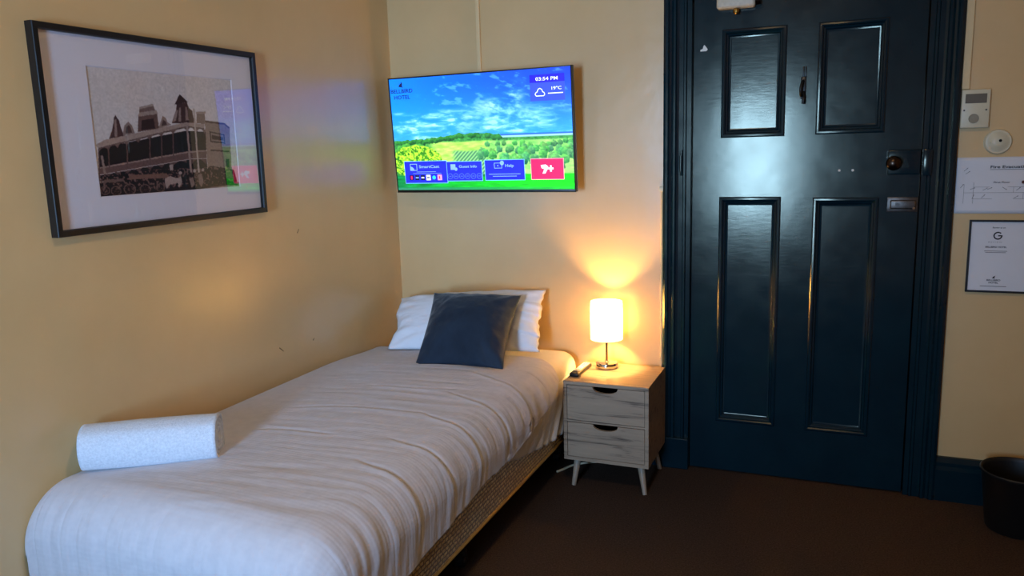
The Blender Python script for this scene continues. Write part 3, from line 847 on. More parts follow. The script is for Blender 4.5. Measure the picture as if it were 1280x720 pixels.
PHOTO_SHAPES = [
    ((150, 134, 128), [(-0.008,0.959),(0.436,0.947),(1.004,0.953),(1.021,1.061),(-0.014,1.03)]),
    ((188, 176, 168), [(-0.012,1.012),(0.432,0.997),(1.001,0.986),(1.015,1.14),(-0.019,1.1)]),
    ((96, 74, 72), [(0.091,0.547),(0.113,0.49),(0.129,0.43),(0.135,0.384),(0.147,0.364),(0.155,0.39),(0.166,0.404),(0.17,0.461),(0.188,0.529)]),
    ((150, 132, 126), [(0.137,0.4),(0.149,0.396),(0.144,0.53),(0.127,0.534)]),
    ((142, 124, 118), [(0.177,0.524),(0.193,0.446),(0.221,0.409),(0.242,0.444),(0.255,0.504)]),
    ((98, 78, 74), [(0.196,0.505),(0.206,0.456),(0.22,0.438),(0.232,0.459),(0.238,0.499)]),
    ((116, 94, 88), [(0.274,0.494),(0.289,0.37),(0.415,0.343),(0.418,0.462)]),
    ((70, 50, 50), [(0.299,0.479),(0.308,0.399),(0.388,0.381),(0.391,0.461)]),
    ((160, 144, 136), [(0.283,0.37),(0.298,0.337),(0.412,0.31),(0.422,0.342)]),
    ((128, 108, 102), [(0.295,0.337),(0.304,0.293),(0.394,0.263),(0.402,0.314)]),
    ((165, 150, 142), [(0.301,0.297),(0.394,0.265),(0.395,0.278),(0.301,0.31)]),
    ((150, 132, 124), [(0.415,0.462),(0.428,0.42),(0.451,0.356),(0.472,0.374),(0.481,0.41),(0.508,0.428)]),
    ((100, 80, 76), [(0.435,0.443),(0.452,0.389),(0.467,0.4),(0.474,0.429)]),
    ((92, 68, 66), [(0.509,0.417),(0.533,0.347),(0.551,0.299),(0.555,0.254),(0.634,0.235),(0.647,0.285),(0.668,0.305),(0.675,0.411)]),
    ((150, 130, 124), [(0.557,0.404),(0.572,0.283),(0.586,0.279),(0.577,0.399)]),
    ((150, 130, 124), [(0.612,0.39),(0.619,0.27),(0.631,0.277),(0.634,0.386)]),
    ((78, 52, 52), [(0.543,0.259),(0.585,0.167),(0.641,0.231)]),
    ((152, 134, 128), [(0.53,0.353),(0.551,0.303),(0.563,0.306),(0.542,0.393),(0.516,0.409)]),
    ((138, 120, 112), [(0.69,0.41),(0.7,0.326),(0.762,0.316),(0.76,0.419)]),
    ((160, 142, 134), [(0.692,0.33),(0.698,0.311),(0.767,0.306),(0.767,0.325)]),
    ((152, 134, 124), [(0.756,0.381),(0.916,0.402),(0.954,0.439),(0.941,0.848),(0.744,0.862)]),
    ((100, 80, 76), [(0.759,0.385),(0.916,0.404),(0.954,0.441),(0.951,0.455),(0.914,0.419),(0.758,0.4)]),
    ((70, 50, 50), [(0.785,0.479),(0.904,0.507),(0.907,0.592),(0.787,0.575)]),
    ((146, 128, 120), [(0.794,0.49),(0.896,0.515),(0.9,0.579),(0.796,0.565)]),
    ((84, 62, 60), [(0.802,0.513),(0.892,0.532),(0.894,0.563),(0.802,0.552)]),
    ((82, 62, 60), [(0.782,0.642),(0.933,0.658),(0.933,0.669),(0.782,0.655)]),
    ((60, 40, 42), [(0.9,0.728),(0.927,0.732),(0.924,0.848),(0.895,0.848)]),
    ((52, 24, 34), [(0.02,0.628),(0.075,0.61),(0.609,0.477),(0.755,0.484),(0.747,0.656),(0.616,0.665),(0.078,0.759),(0.018,0.766)]),
    ((166, 148, 140), [(0.011,0.593),(0.065,0.557),(0.614,0.405),(0.753,0.419),(0.747,0.454),(0.615,0.439),(0.023,0.621)]),
    ((104, 84, 80), [(0.023,0.618),(0.615,0.437),(0.747,0.454),(0.746,0.463),(0.614,0.45),(0.025,0.63)]),
    ((120, 98, 94), [(0.015,0.769),(0.081,0.752),(0.617,0.657),(0.748,0.652),(0.746,0.721),(0.618,0.721),(0.016,0.822)]),
    ((158, 140, 134), [(0.015,0.766),(0.617,0.653),(0.748,0.648),(0.747,0.658),(0.616,0.667),(0.016,0.776)]),
    ((48, 22, 32), [(0.016,0.826),(0.618,0.725),(0.745,0.724),(0.741,0.862),(0.631,0.88),(0.011,0.933)]),
    ((128, 108, 102), [(0.023,0.621),(0.084,0.602),(0.082,0.638),(0.075,0.626),(0.068,0.617),(0.061,0.612),(0.054,0.612),(0.046,0.617),(0.038,0.627),(0.029,0.641),(0.02,0.656)]),
    ((128, 108, 102), [(0.084,0.602),(0.139,0.585),(0.136,0.621),(0.13,0.609),(0.124,0.6),(0.118,0.594),(0.111,0.594),(0.104,0.599),(0.097,0.608),(0.089,0.622),(0.082,0.638)]),
    ((128, 108, 102), [(0.139,0.585),(0.2,0.566),(0.197,0.602),(0.191,0.591),(0.184,0.581),(0.177,0.576),(0.169,0.576),(0.161,0.581),(0.153,0.591),(0.145,0.605),(0.136,0.621)]),
    ((128, 108, 102), [(0.2,0.566),(0.273,0.544),(0.27,0.58),(0.262,0.569),(0.254,0.56),(0.245,0.555),(0.236,0.555),(0.227,0.56),(0.217,0.571),(0.207,0.586),(0.197,0.602)]),
    ((128, 108, 102), [(0.273,0.544),(0.35,0.52),(0.347,0.556),(0.338,0.545),(0.33,0.536),(0.321,0.531),(0.311,0.532),(0.301,0.537),(0.291,0.548),(0.281,0.563),(0.27,0.58)]),
    ((128, 108, 102), [(0.35,0.52),(0.431,0.494),(0.428,0.531),(0.419,0.52),(0.41,0.511),(0.4,0.507),(0.39,0.507),(0.38,0.513),(0.369,0.524),(0.358,0.539),(0.347,0.556)]),
    ((128, 108, 102), [(0.431,0.494),(0.514,0.469),(0.511,0.506),(0.502,0.495),(0.493,0.486),(0.483,0.481),(0.473,0.481),(0.462,0.487),(0.451,0.499),(0.44,0.514),(0.428,0.531)]),
    ((128, 108, 102), [(0.514,0.469),(0.615,0.437),(0.612,0.475),(0.601,0.464),(0.589,0.456),(0.577,0.452),(0.564,0.453),(0.552,0.46),(0.538,0.472),(0.525,0.488),(0.511,0.506)]),
    ((128, 108, 102), [(0.614,0.447),(0.682,0.452),(0.678,0.497),(0.671,0.479),(0.664,0.464),(0.656,0.453),(0.648,0.449),(0.639,0.452),(0.63,0.461),(0.621,0.475),(0.611,0.492)]),
    ((128, 108, 102), [(0.682,0.452),(0.753,0.465),(0.749,0.511),(0.742,0.492),(0.734,0.475),(0.726,0.463),(0.717,0.458),(0.708,0.46),(0.698,0.469),(0.688,0.482),(0.678,0.497)]),
    ((112, 92, 88), [(0.007,0.827),(0.068,0.817),(0.066,0.845),(0.059,0.836),(0.052,0.828),(0.045,0.823),(0.038,0.822),(0.03,0.826),(0.022,0.833),(0.014,0.843),(0.005,0.855)]),
    ((112, 92, 88), [(0.068,0.817),(0.122,0.808),(0.12,0.837),(0.114,0.827),(0.108,0.819),(0.101,0.814),(0.095,0.813),(0.088,0.816),(0.081,0.823),(0.073,0.833),(0.066,0.845)]),
    ((112, 92, 88), [(0.122,0.808),(0.182,0.798),(0.18,0.827),(0.173,0.817),(0.166,0.809),(0.159,0.804),(0.152,0.803),(0.144,0.806),(0.136,0.814),(0.128,0.824),(0.12,0.837)]),
    ((112, 92, 88), [(0.182,0.798),(0.254,0.786),(0.252,0.815),(0.244,0.805),(0.235,0.797),(0.227,0.793),(0.218,0.792),(0.209,0.796),(0.199,0.803),(0.19,0.814),(0.18,0.827)]),
    ((112, 92, 88), [(0.254,0.786),(0.33,0.773),(0.328,0.802),(0.319,0.793),(0.31,0.785),(0.301,0.78),(0.292,0.78),(0.282,0.783),(0.272,0.791),(0.262,0.802),(0.252,0.815)]),
    ((112, 92, 88), [(0.33,0.773),(0.411,0.76),(0.408,0.789),(0.399,0.78),(0.39,0.772),(0.38,0.767),(0.37,0.766),(0.36,0.77),(0.349,0.778),(0.339,0.79),(0.328,0.802)]),
    ((112, 92, 88), [(0.411,0.76),(0.492,0.746),(0.49,0.776),(0.481,0.766),(0.471,0.758),(0.461,0.753),(0.451,0.753),(0.441,0.757),(0.43,0.765),(0.419,0.776),(0.408,0.789)]),
    ((112, 92, 88), [(0.492,0.746),(0.592,0.729),(0.59,0.759),(0.578,0.75),(0.566,0.742),(0.554,0.738),(0.542,0.738),(0.529,0.742),(0.516,0.751),(0.503,0.762),(0.49,0.776)]),
    ((112, 92, 88), [(0.621,0.725),(0.742,0.724),(0.737,0.782),(0.724,0.76),(0.71,0.741),(0.696,0.729),(0.681,0.725),(0.666,0.729),(0.65,0.741),(0.633,0.76),(0.617,0.781)]),
    ((116, 96, 92), [(0.021,0.628),(0.028,0.628),(0.008,0.933),(0.001,0.933)]),
    ((116, 96, 92), [(0.079,0.61),(0.087,0.61),(0.075,0.801),(0.068,0.801)]),
    ((116, 96, 92), [(0.195,0.579),(0.202,0.579),(0.189,0.784),(0.182,0.784)]),
    ((116, 96, 92), [(0.344,0.532),(0.352,0.532),(0.337,0.766),(0.329,0.766)]),
    ((116, 96, 92), [(0.426,0.508),(0.433,0.508),(0.418,0.748),(0.41,0.748)]),
    ((116, 96, 92), [(0.508,0.484),(0.516,0.483),(0.5,0.729),(0.492,0.729)]),
    ((160, 142, 136), [(0.611,0.432),(0.625,0.431),(0.623,0.861),(0.607,0.86)]),
    ((150, 132, 124), [(0.03,0.674),(0.045,0.674),(0.053,0.819),(0.039,0.822)]),
    ((170, 154, 148), [(0.464,0.766),(0.489,0.764),(0.489,0.813),(0.463,0.816)]),
    ((58, 38, 40), [(0.008,0.889),(0.042,0.863),(0.187,0.856),(0.411,0.867),(0.555,0.837),(0.699,0.846),(0.743,0.814),(0.778,0.789),(0.836,0.805),(0.961,0.835),(0.984,0.982),(0.907,0.972),(0.688,0.987),(0.558,0.995),(0.386,0.99),(0.19,1.0),(0.006,0.995)]),
    ((132, 106, 96), [(0.185,0.834),(0.437,0.835),(0.449,0.866),(0.423,0.877),(0.188,0.87)]),
    ((124, 104, 98), [(0.013,0.868),(0.15,0.859),(0.151,0.884),(0.014,0.889)]),
    ((166, 150, 144), [(0.42,0.881),(0.462,0.859),(0.504,0.882),(0.539,0.871),(0.542,0.916),(0.516,0.971),(0.51,0.923),(0.453,0.933),(0.428,0.969),(0.422,0.925)]),
    ((172, 156, 150), [(0.523,0.833),(0.537,0.822),(0.549,0.834),(0.544,0.852),(0.525,0.852)]),
    ((172, 156, 150), [(0.63,0.823),(0.644,0.81),(0.655,0.823),(0.651,0.842),(0.631,0.842)]),
    ((165, 150, 144), [(0.695,0.816),(0.709,0.804),(0.72,0.816),(0.713,0.835),(0.697,0.835)]),
    ((140, 120, 114), [(0.665,0.861),(0.699,0.854),(0.702,0.937),(0.682,0.975),(0.666,0.937)]),
    ((150, 130, 122), [(0.598,0.898),(0.625,0.879),(0.636,0.946),(0.608,0.973)]),
    ((178, 162, 154), [(0.674,0.286),(0.687,0.285),(0.682,0.842),(0.667,0.844)]),
    ((30, 14, 20), [(0.752,0.805),(0.77,0.789),(0.774,0.862),(0.834,0.824),(0.85,0.796),(0.866,0.844),(0.918,0.833),(0.955,0.854),(0.965,0.942),(0.925,0.957),(0.857,0.964),(0.773,0.962),(0.744,0.948)]),
]
PHOTO_WHEELS = [(0.035, 0.946, 0.029, 0.035), (0.1, 0.955, 0.032, 0.039), (0.185, 0.949, 0.039, 0.047), (0.283, 0.959, 0.036, 0.043), (0.386, 0.954, 0.031, 0.036)]
def hotel_photo(n=250, m=390):
    V, U = np.meshgrid((np.arange(n)+0.5)/n, (np.arange(m)+0.5)/m, indexing='ij')
    # the outlines waver a little, as an old print's do
    Uw = U+0.004*(fbm(U*60, V*45, 12, 2)-0.5); Vw = V+0.005*(fbm(U*60, V*45, 14, 2)-0.5)
    img = np.zeros((n, m, 3)); img[:] = (216, 206, 203)
    img += (fbm(U*3, V*2, 2, 3)-0.5)[..., None]*14
    for col, poly in PHOTO_SHAPES:
        ins = np.zeros((n, m), bool)
        px, py = poly[-1]
        for qx, qy in poly:
            c = ((qy > Vw) != (py > Vw))
            with np.errstate(divide='ignore', invalid='ignore'):
                xi = (px-qx)*(Vw-qy)/(py-qy+1e-12)+qx
            ins ^= c & (Uw < xi)
            px, py = qx, qy
        img[ins] = col
    for (u, v, a, b) in PHOTO_WHEELS:
        d = np.hypot((U-u)/a, (V-v)/b)
        img[(d < 1.0) & (d > 0.80)] = (122, 102, 96)
        an = np.arctan2((V-v)/b, (U-u)/a)
        img[(d < 0.8) & (np.sin(an*8) > 0.8)] = (104, 84, 80)
    crowd = (V > 0.80) & (V < 0.965) & (img.mean(-1) < 80)
    spk = fbm(U*90, V*60, 22, 2)
    img[crowd & (spk > 0.62)] = (128, 106, 100)
    img[crowd & (spk < 0.33)] = (30, 12, 18)
    img *= (0.93+0.14*fbm(U*120, V*80, 23, 2))[..., None]
    g = np.copy(img)
    g[1:-1, 1:-1] = (img[1:-1, 1:-1]*4+img[:-2, 1:-1]+img[2:, 1:-1]+img[1:-1, :-2]+img[1:-1, 2:])/8
    g = np.where(g < 165, 165+(g-165)*1.35, g)
    e = (U < 0.004) | (U > 0.996)
    g[e] = (70, 60, 60)
    return g

prn = link('photograph', paint_mesh('photograph', PW, PH, hotel_photo()), attr_print('sepia_print'), pic); prn.location = (pcx, pcy, 0.0115)
prn['label'] = 'sepia print of a verandahed hotel with horses'
bm = bmesh.new(); box(bm, -FW/2+0.014, FW/2-0.014, -FH/2+0.014, FH/2-0.014, 0.0185, 0.0205); obj('glass', bm, MT['frame_glass'], pic)

# ------------------------------------------------------------------ bed
BX0, BX1, BY0, BY1 = 0.035, 0.985, -2.075, -0.035
bed = thing('bed_base', 'single bed base in gold woven fabric under the white duvet', 'bed base', ((BX0+BX1)/2, (BY0+BY1)/2, 0))
off = Vector((-(BX0+BX1)/2, -(BY0+BY1)/2, 0))
bm = bmesh.new(); box(bm, BX0, BX1, BY0, BY1, 0.168, 0.352, 0.018, 3); b1 = obj('base', bm, MT['gold'], bed, angle=50); b1.location = off
bm = bmesh.new()
loop = [(BX1+0.001, BY1-0.02), (BX1+0.001, BY0+0.02), (BX1-0.02, BY0-0.001), (BX0+0.02, BY0-0.001)]
tube(bm, [(x, y, 0.178) for x, y in loop], 0.0065, 8)
p_ = obj('piping', bm, MT['piping'], bed, True); p_.location = off
for x in (BX0+0.10, BX1-0.09):
    for y in (-0.13, -1.185, -1.95):
        bm = bmesh.new()
        cyl(bm, (x-0.012, y, 0.028), (x+0.012, y, 0.028), 0.028); cyl(bm, (x, y, 0.05), (x, y, 0.169), 0.011)
        box(bm, x-0.019, x+0.019, y-0.012, y+0.016, 0.040, 0.070, 0.006)
        c_ = obj('caster', bm, MT['rubber'], bed, angle=40); c_.location = off
        bm = bmesh.new(); cyl(bm, (x-0.0145, y, 0.028), (x+0.0145, y, 0.028), 0.011)
        obj('hub', bm, MT['chrome'], c_, angle=40)

bm = bmesh.new(); box(bm, 0.030, 0.985, -2.07, -0.030, 0.3535, 0.540, 0.070, 6)
for v in bm.verts:
    if v.co.z > 0.50: v.co.z += 0.010*math.sin(PI*min(1, max(0, (v.co.x-0.03)/0.955)))
mattress = tag(obj('mattress', bm, MT['sheet'], None, True), 'mattress in a white fitted sheet, bare beside the pillow', 'mattress')
# loose hem of the sheet hanging at the head of the bed's right side
NB, NA = 150, 26
b_ax = np.linspace(-0.098, -1.06, NB); a_ax = np.linspace(0, 1, NA)
Bb, Aa = np.meshgrid(b_ax, a_ax, indexing='ij')
bot = np.interp(-Bb, [0.045, 0.34, 0.50, 0.72, 0.86, 1.06], [0.24, 0.225, 0.235, 0.275, 0.300, 0.36])
Z = 0.462*(1-Aa)+bot*Aa
slant = Bb*1.0+Aa*0.20
wv = (fbm(slant*16, Aa*1.5, 5, 3)-0.5)*0.030 + 0.006*np.sin(slant*75+3*fbm(slant*6, Aa*3, 8, 2))
X = 0.986+0.008*sstep(0, 0.25, Aa)+wv*0.9*sstep(0.1, 0.5, Aa)
X = np.clip(X, 0.988, np.where(Bb > -0.40, 1.014, np.interp(-Bb, [0.40, 0.50, 0.7], [1.012, 1.004, 0.995])))
me = grid_mesh('sheet_hem', np.stack([X, Bb, Z], -1))
hem = link('sheet_hem', me, MT['sheet'], mattress, True)
sm = hem.modifiers.new('thickness', 'SOLIDIFY'); sm.thickness = 0.003; sm.offset = -1

# duvet
XR, YF, R_, ZT = 0.895, -2.035, 0.135, 0.572
def duvet_points(na=300, nb=480):
    ia = np.linspace(0, 1, na); jb = np.linspace(0, 1, nb)
    IA, JB = np.meshgrid(ia, jb, indexing='ij')
    # width of the drop on the right changes along the bed
    bt = -0.30 + JB*(-2.60+0.30)
    dhem = np.interp(-bt, [0.30, 1.05, 1.45, 1.82, 2.3], [0.272, 0.276, 0.305, 0.335, 0.36])
    dhem = dhem + 0.008*(fbm(bt*9, bt*0, 71, 2)-0.5)
    La = 0.075+(XR-0.02)
    a = IA*(La+dhem)-0.075        # negative a: the tuck down against the wall
    d_r = np.maximum(0, a+0.02-XR)
    bhead = -np.interp(d_r, [0, 0.13, 0.194, 0.249, 0.284, 0.4], [0.335, 0.41, 0.55, 0.84, 1.05, 1.10])
    bhead = bhead + 0.045*sstep(0.4, 0.8, XR-a)*0 + 0.015*np.sin(a*9)
    b0 = -0.335
    b = b0 + JB*((YF-0.50)-b0) + (bhead-b0)*(1-JB)**2.6     # only the rows near the pillow follow the slanted head edge
    x = a+0.02
    da = np.maximum(0, x-XR); db = np.maximum(0, YF-b)
    d = np.hypot(da, db)+1e-9
    th = np.minimum(d/R_, PI/2)
    outw = R_*np.sin(th); drop = R_*(1-np.cos(th))+np.maximum(0, d-R_*PI/2)
    drop = np.minimum(drop, 0.50)
    dx, dy = da/d, db/d
    flare = np.maximum(0, d-R_*PI/2)
    # the free edge tucks back a little toward the base on the long side
    outx = outw - 0.03*flare*(db < 1e-6)
    px = np.minimum(x, XR)+outx*dx
    py = np.maximum(b, YF)-outw*dy
    crown = 0.016*np.sin(PI*np.clip((np.minimum(x, XR))/XR, 0, 1))
    headsag = 0.02*sstep(-0.75, -0.33, b)
    pz = ZT+crown-drop-headsag
    # tuck on the wall side
    tl = np.maximum(0, 0.02-x)            # 0..0.075
    rr = 0.045
    ph = np.minimum(tl/rr, PI/2)
    px = np.where(x < 0.02, 0.055-rr*np.sin(ph)-0.0, np.where(x < 0.06, 0.055+(x-0.02)*(0.005/0.04), px))
    pz = np.where(x < 0.02, pz-rr*(1-np.cos(ph)), pz)
    # normals for the wrinkles
    P = np.stack([px, py, pz], -1)
    gx = np.gradient(P, axis=0); gy = np.gradient(P, axis=1)
    N = np.cross(gy, gx); N /= np.linalg.norm(N, axis=-1, keepdims=True)+1e-12
    if N[na//2, nb//3, 2] < 0: N = -N
    side = sstep(0.02, 0.16, da)*(db < 0.05) ; foot = sstep(0.0, 0.14, db)
    disp = 0.010*(fbm(x*3.5, b*3.0, 81, 3)-0.5)
    # pleats running down the long side and the foot
    warp = 0.35*(fbm(x*4, b*2, 83, 2)-0.5)
    pl = fbm((b+warp*0.3+0.12*da)*15, da*2.0, 85, 3)-0.5
    fine = fbm((b+0.10*warp)*46, da*2.5, 86, 2)-0.5
    disp = disp + side*(0.009*pl+0.004*fine)
    pf = fbm((x+warp*0.12)*17, db*2.0, 87, 3)-0.5
    ff = fbm((x+0.05*warp)*48, db*2.5, 88, 2)-0.5
    disp = disp + foot*(0.007*pf+0.006*ff)
    # soft wrinkles lying across the top
    topm = (1-side)*(1-foot)
    wr = fbm(x*2.2+b*1.4, b*13-x*2.5, 91, 3)
    disp = disp + topm*0.0045*(np.abs(wr-0.5)*-2+0.3)*sstep(0.05, 0.3, x)
    # long creases: (x0, b0, x1, b1, depth, width)
    for (x0, b0, x1, b1, dep, wd) in ((0.30, -1.33, 0.80, -1.20, 0.009, 0.013), (0.42, -1.02, 0.78, -0.93, 0.008, 0.012), (0.30, -1.58, 0.62, -1.50, 0.006, 0.012),
                                      (0.74, -0.52, 1.10, -0.60, 0.009, 0.010), (0.72, -0.70, 1.14, -0.83, 0.011, 0.011), (0.76, -0.98, 1.16, -1.06, 0.011, 0.011), (0.78, -1.22, 1.18, -1.30, 0.010, 0.010),
                                      (0.80, -1.47, 1.20, -1.50, 0.009, 0.011), (0.80, -1.66, 1.22, -1.72, 0.010, 0.012), (0.55, -0.62, 0.95, -0.47, 0.007, 0.012), (0.2, -0.75, 0.62, -0.62, 0.006, 0.012)):
        vx, vb = x1-x0, b1-b0; L = math.hypot(vx, vb)
        t = ((x-x0)*vx+(b-b0)*vb)/L**2
        dist = ((x-x0)*vb-(b-b0)*vx)/L + 0.012*np.sin(t*5+x0*20)
        m_ = sstep(-0.05, 0.2, t)*(1-sstep(0.75, 1.05, t))
        disp = disp - 0.75*dep*m_*np.exp(-(dist/(0.7*wd))**2) + 0.22*dep*m_*np.exp(-((dist-1.4*wd)/(1.2*wd))**2)
    keep = sstep(0.0, 0.10, x)             # leave the wall tuck alone
    under = 1-np.exp(-((b+1.87)/0.16)**2-((x-0.22)/0.26)**2)
    disp = disp*keep*(0.25+0.75*under)
    P = P + N*disp[..., None]
    P[..., 0] = np.maximum(P[..., 0], 0.012)
    P[..., 2] = np.maximum(P[..., 2], 0.03)
    return P, np.stack([a, b], -1)
P, UV = duvet_points()
duvet = link('duvet', grid_mesh('duvet', P, UV), MT['duvet'], None, True)
sm = duvet.modifiers.new('thickness', 'SOLIDIFY'); sm.thickness = 0.010; sm.offset = -1
tag(duvet, 'white crinkled duvet spread over the single bed', 'duvet')

# pillow and cushion
def puffed(corners, thick, n=64, pinch=0.06, seed=1, wr=0.006, exp=2.6, back=0.55):
    """a stuffed case hung on four corners (top left, top right, bottom right, bottom left)"""
    TL, TR, BR, BL = [np.array(c, float) for c in corners]
    V, U = np.meshgrid(np.linspace(0, 1, n), np.linspace(0, 1, n), indexing='ij')
    uu, vv = U*2-1, V*2-1
    # concave edges: sides pull in between the corners
    Us = 0.5+0.5*uu*(1-pinch*(1-vv**2)); Vs = 0.5+0.5*vv*(1-pinch*(1-uu**2))
    u3, v3 = Us[..., None], Vs[..., None]
    P = TL*(1-u3)*(1-v3)+TR*u3*(1-v3)+BL*(1-u3)*v3+BR*u3*v3
    nrm = np.cross(TR-TL, TL-BL); nrm /= np.linalg.norm(nrm)
    if nrm[1] > 0: nrm = -nrm
    prof = np.clip(1-np.abs(uu)**exp, 0, 1)**0.62*np.clip(1-np.abs(vv)**exp, 0, 1)**0.62
    edge = np.clip(1-np.maximum(np.abs(uu), np.abs(vv)), 0, 1)
    nz_ = (fbm(U*7, V*7, seed, 4)-0.5)*2
    rad = np.hypot(uu, vv)
    ang = np.arctan2(vv, uu)
    rid = np.sin(ang*17+3*fbm(U*5, V*5, seed+4, 2))*sstep(0.65, 1.1, rad)*sstep(0, 0.12, edge)
    dF = thick*prof+wr*nz_*sstep(0, 0.15, edge)*1.2+wr*0.7*rid
    dB = thick*back*prof
    F = P+nrm*dF[..., None]; B = P-nrm*dB[..., None]
    return F, B
F, B = puffed([(0.062, -0.135, 0.770), (0.838, -0.075, 0.835), (0.872, -0.270, 0.578), (0.165, -0.425, 0.580)], 0.085, 72, 0.035, 3, 0.006, 3.0, 0.25)
# sleeve end on the right flaps and ruffles
n = F.shape[0]
uu = np.linspace(0, 1, n)[None, :]; vv = np.linspace(0, 1, n)[:, None]
ruf = sstep(0.80, 0.95, uu)*(0.011*np.sin(vv*17+uu*8)+0.007*np.sin(vv*43+uu*14))*sstep(0.0, 0.10, vv)*(1-sstep(0.9, 1.0, vv))
F[..., 1] -= np.abs(ruf)*0.8; F[..., 0] += ruf*0.5
ll = (1-sstep(0.0, 0.10, uu))*(0.010*np.sin(vv*11+1)+0.002*np.sin(vv*31)); F[..., 0] += ll
B[0] = F[0]; B[-1] = F[-1]; B[:, 0] = F[:, 0]; B[:, -1] = F[:, -1]
lift = np.maximum(0, 0.574-np.minimum(F[..., 2], 9)); F[..., 2] += lift
for G in (F, B):
    G[..., 1] = np.minimum(G[..., 1], -0.012); G[..., 0] = np.maximum(G[..., 0], 0.012); G[..., 2] = np.maximum(G[..., 2], 0.566)
pil = link('pillow', closed_grid('pillow', F, B), MT['pillow'], None, True)
tag(pil, 'white pillow leaning on the wall at the head of the bed', 'pillow')
F, B = puffed([(0.332, -0.262, 0.832), (0.782, -0.255, 0.838), (0.824, -0.590, 0.580), (0.436, -0.668, 0.580)], 0.095, 72, 0.065, 12, 0.005, 2.2, 0.35)
cush = link('cushion', closed_grid('cushion', F, B), MT['velvet'], None, True)
tag(cush, 'square navy velvet cushion leaning against the white pillow', 'cushion')

# rolled towel
def towel():
    L, R0, turns = 0.385, 0.072, 4.6
    ns, nl = 260, 44
    s = np.linspace(0, 1, ns); t = np.linspace(0, 1, nl)
    S, T_ = np.meshgrid(s, t, indexing='ij')
    ang = S*turns*2*PI + 2.3
    r = 0.008+(R0-0.008)*np.sqrt(S*0.98+0.02*S)
    r = 0.012+(R0-0.012)*S
    e = 0.010*(fbm(S*11, T_*0, 5, 3)-0.5)          # the ends are not quite flush
    xl = (T_-0.5)*(L+2*e)
    r = r*(1+0.03*(fbm(S*9, T_*5, 6, 3)-0.5)*sstep(0.5, 1, S)) + 0.003*np.sin(T_*PI)*S
    yy = r*np.cos(ang)*1.08; zz = r*np.sin(ang)*0.95
    k = (np.maximum(np.abs(np.cos(ang)), np.abs(np.sin(ang)))**0.25)*S+(1-S)     # outer turns squashed squarer
    yy /= k; zz /= k
    yy *= 0.98
    zz = np.where(zz < -0.060, -0.060+(zz+0.060)*0.3, zz)
    return np.stack([xl, yy, zz], -1)
tw = link('towel', grid_mesh('towel', towel()), MT['towel'], None, True)
sm = tw.modifiers.new('thickness', 'SOLIDIFY'); sm.thickness = 0.0105; sm.offset = 0
tw.location = (0.208, -1.872, 0.654); tw.rotation_euler = (0, 0, math.atan2(0.22, 0.32)-0.02)
tag(tw, 'rolled white towel lying on the foot of the duvet', 'towel')

# ------------------------------------------------------------------ nightstand
NX0, NX1, NY0, NY1, NZ0, NZ1 = 1.021, 1.404, -0.382, -0.040, 0.124, 0.488
ns = thing('nightstand', 'two-drawer grey oak nightstand on splayed legs beside the bed', 'nightstand', ((NX0+NX1)/2, (NY0+NY1)/2, 0))
no = Vector((-(NX0+NX1)/2, -(NY0+NY1)/2, 0))
def nsp(name, bm, m, parent=None, **k):
    o = obj(name, bm, m, parent or ns, **k); o.location = no if parent is None else (0, 0, 0); return o
t = 0.016
bm = bmesh.new(); box(bm, NX0, NX1, NY0, NY1, NZ1-t, NZ1, 0.0015, 1); nsp('top', bm, MT['oak'])
bm = bmesh.new()
box(bm, NX0, NX0+t, NY0, NY1, NZ0, NZ1-t); box(bm, NX1-t, NX1, NY0, NY1, NZ0, NZ1-t); box(bm, NX0+t, NX1-t, NY0, NY1, NZ0, NZ0+t); box(bm, NX0+t, NX1-t, NY1-0.008, NY1, NZ0+t, NZ1-t)
box(bm, NX0+t, NX1-t, NY0+0.002, NY1-0.01, 0.3015, 0.3095)
nsp('carcass', bm, MT['oak'])
for (z0, z1) in ((0.312, 0.470), (0.142, 0.299)):
    x0, x1 = NX0+t+0.002, NX1-t-0.002; xc = (x0+x1)/2; hw, hd = 0.056, 0.026
    poly = [(x0, z0), (x1, z0), (x1, z1)] + [(xc+hw*math.cos(a), z1-hd*math.sin(a)**0.75) for a in np.linspace(0.0001, PI-0.0001, 17)] + [(x0, z1)]
    bm = bmesh.new(); prism(bm, poly, NY0+0.001, NY0+0.015); dr = nsp('drawer', bm, MT['oak'])
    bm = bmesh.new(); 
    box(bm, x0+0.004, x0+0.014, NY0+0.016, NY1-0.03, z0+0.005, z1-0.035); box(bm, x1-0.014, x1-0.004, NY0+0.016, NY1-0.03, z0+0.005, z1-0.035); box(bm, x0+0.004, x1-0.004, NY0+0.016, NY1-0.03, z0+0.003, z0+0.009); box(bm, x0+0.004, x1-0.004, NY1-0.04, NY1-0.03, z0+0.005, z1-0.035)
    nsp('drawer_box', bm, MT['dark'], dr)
for sx in (0, 1):
    for sy in (0, 1):
        fx = 1.061 if sx == 0 else 1.386; fy = -0.372 if sy == 0 else -0.066
        tx = 1.073 if sx == 0 else 1.360; ty = -0.340 if sy == 0 else -0.090
        bm = bmesh.new(); cyl(bm, (fx, fy, 0), (tx, ty, NZ0+0.001), 0.0095, 0.0165, 20); nsp('leg', bm, MT['oak_leg'], angle=40)

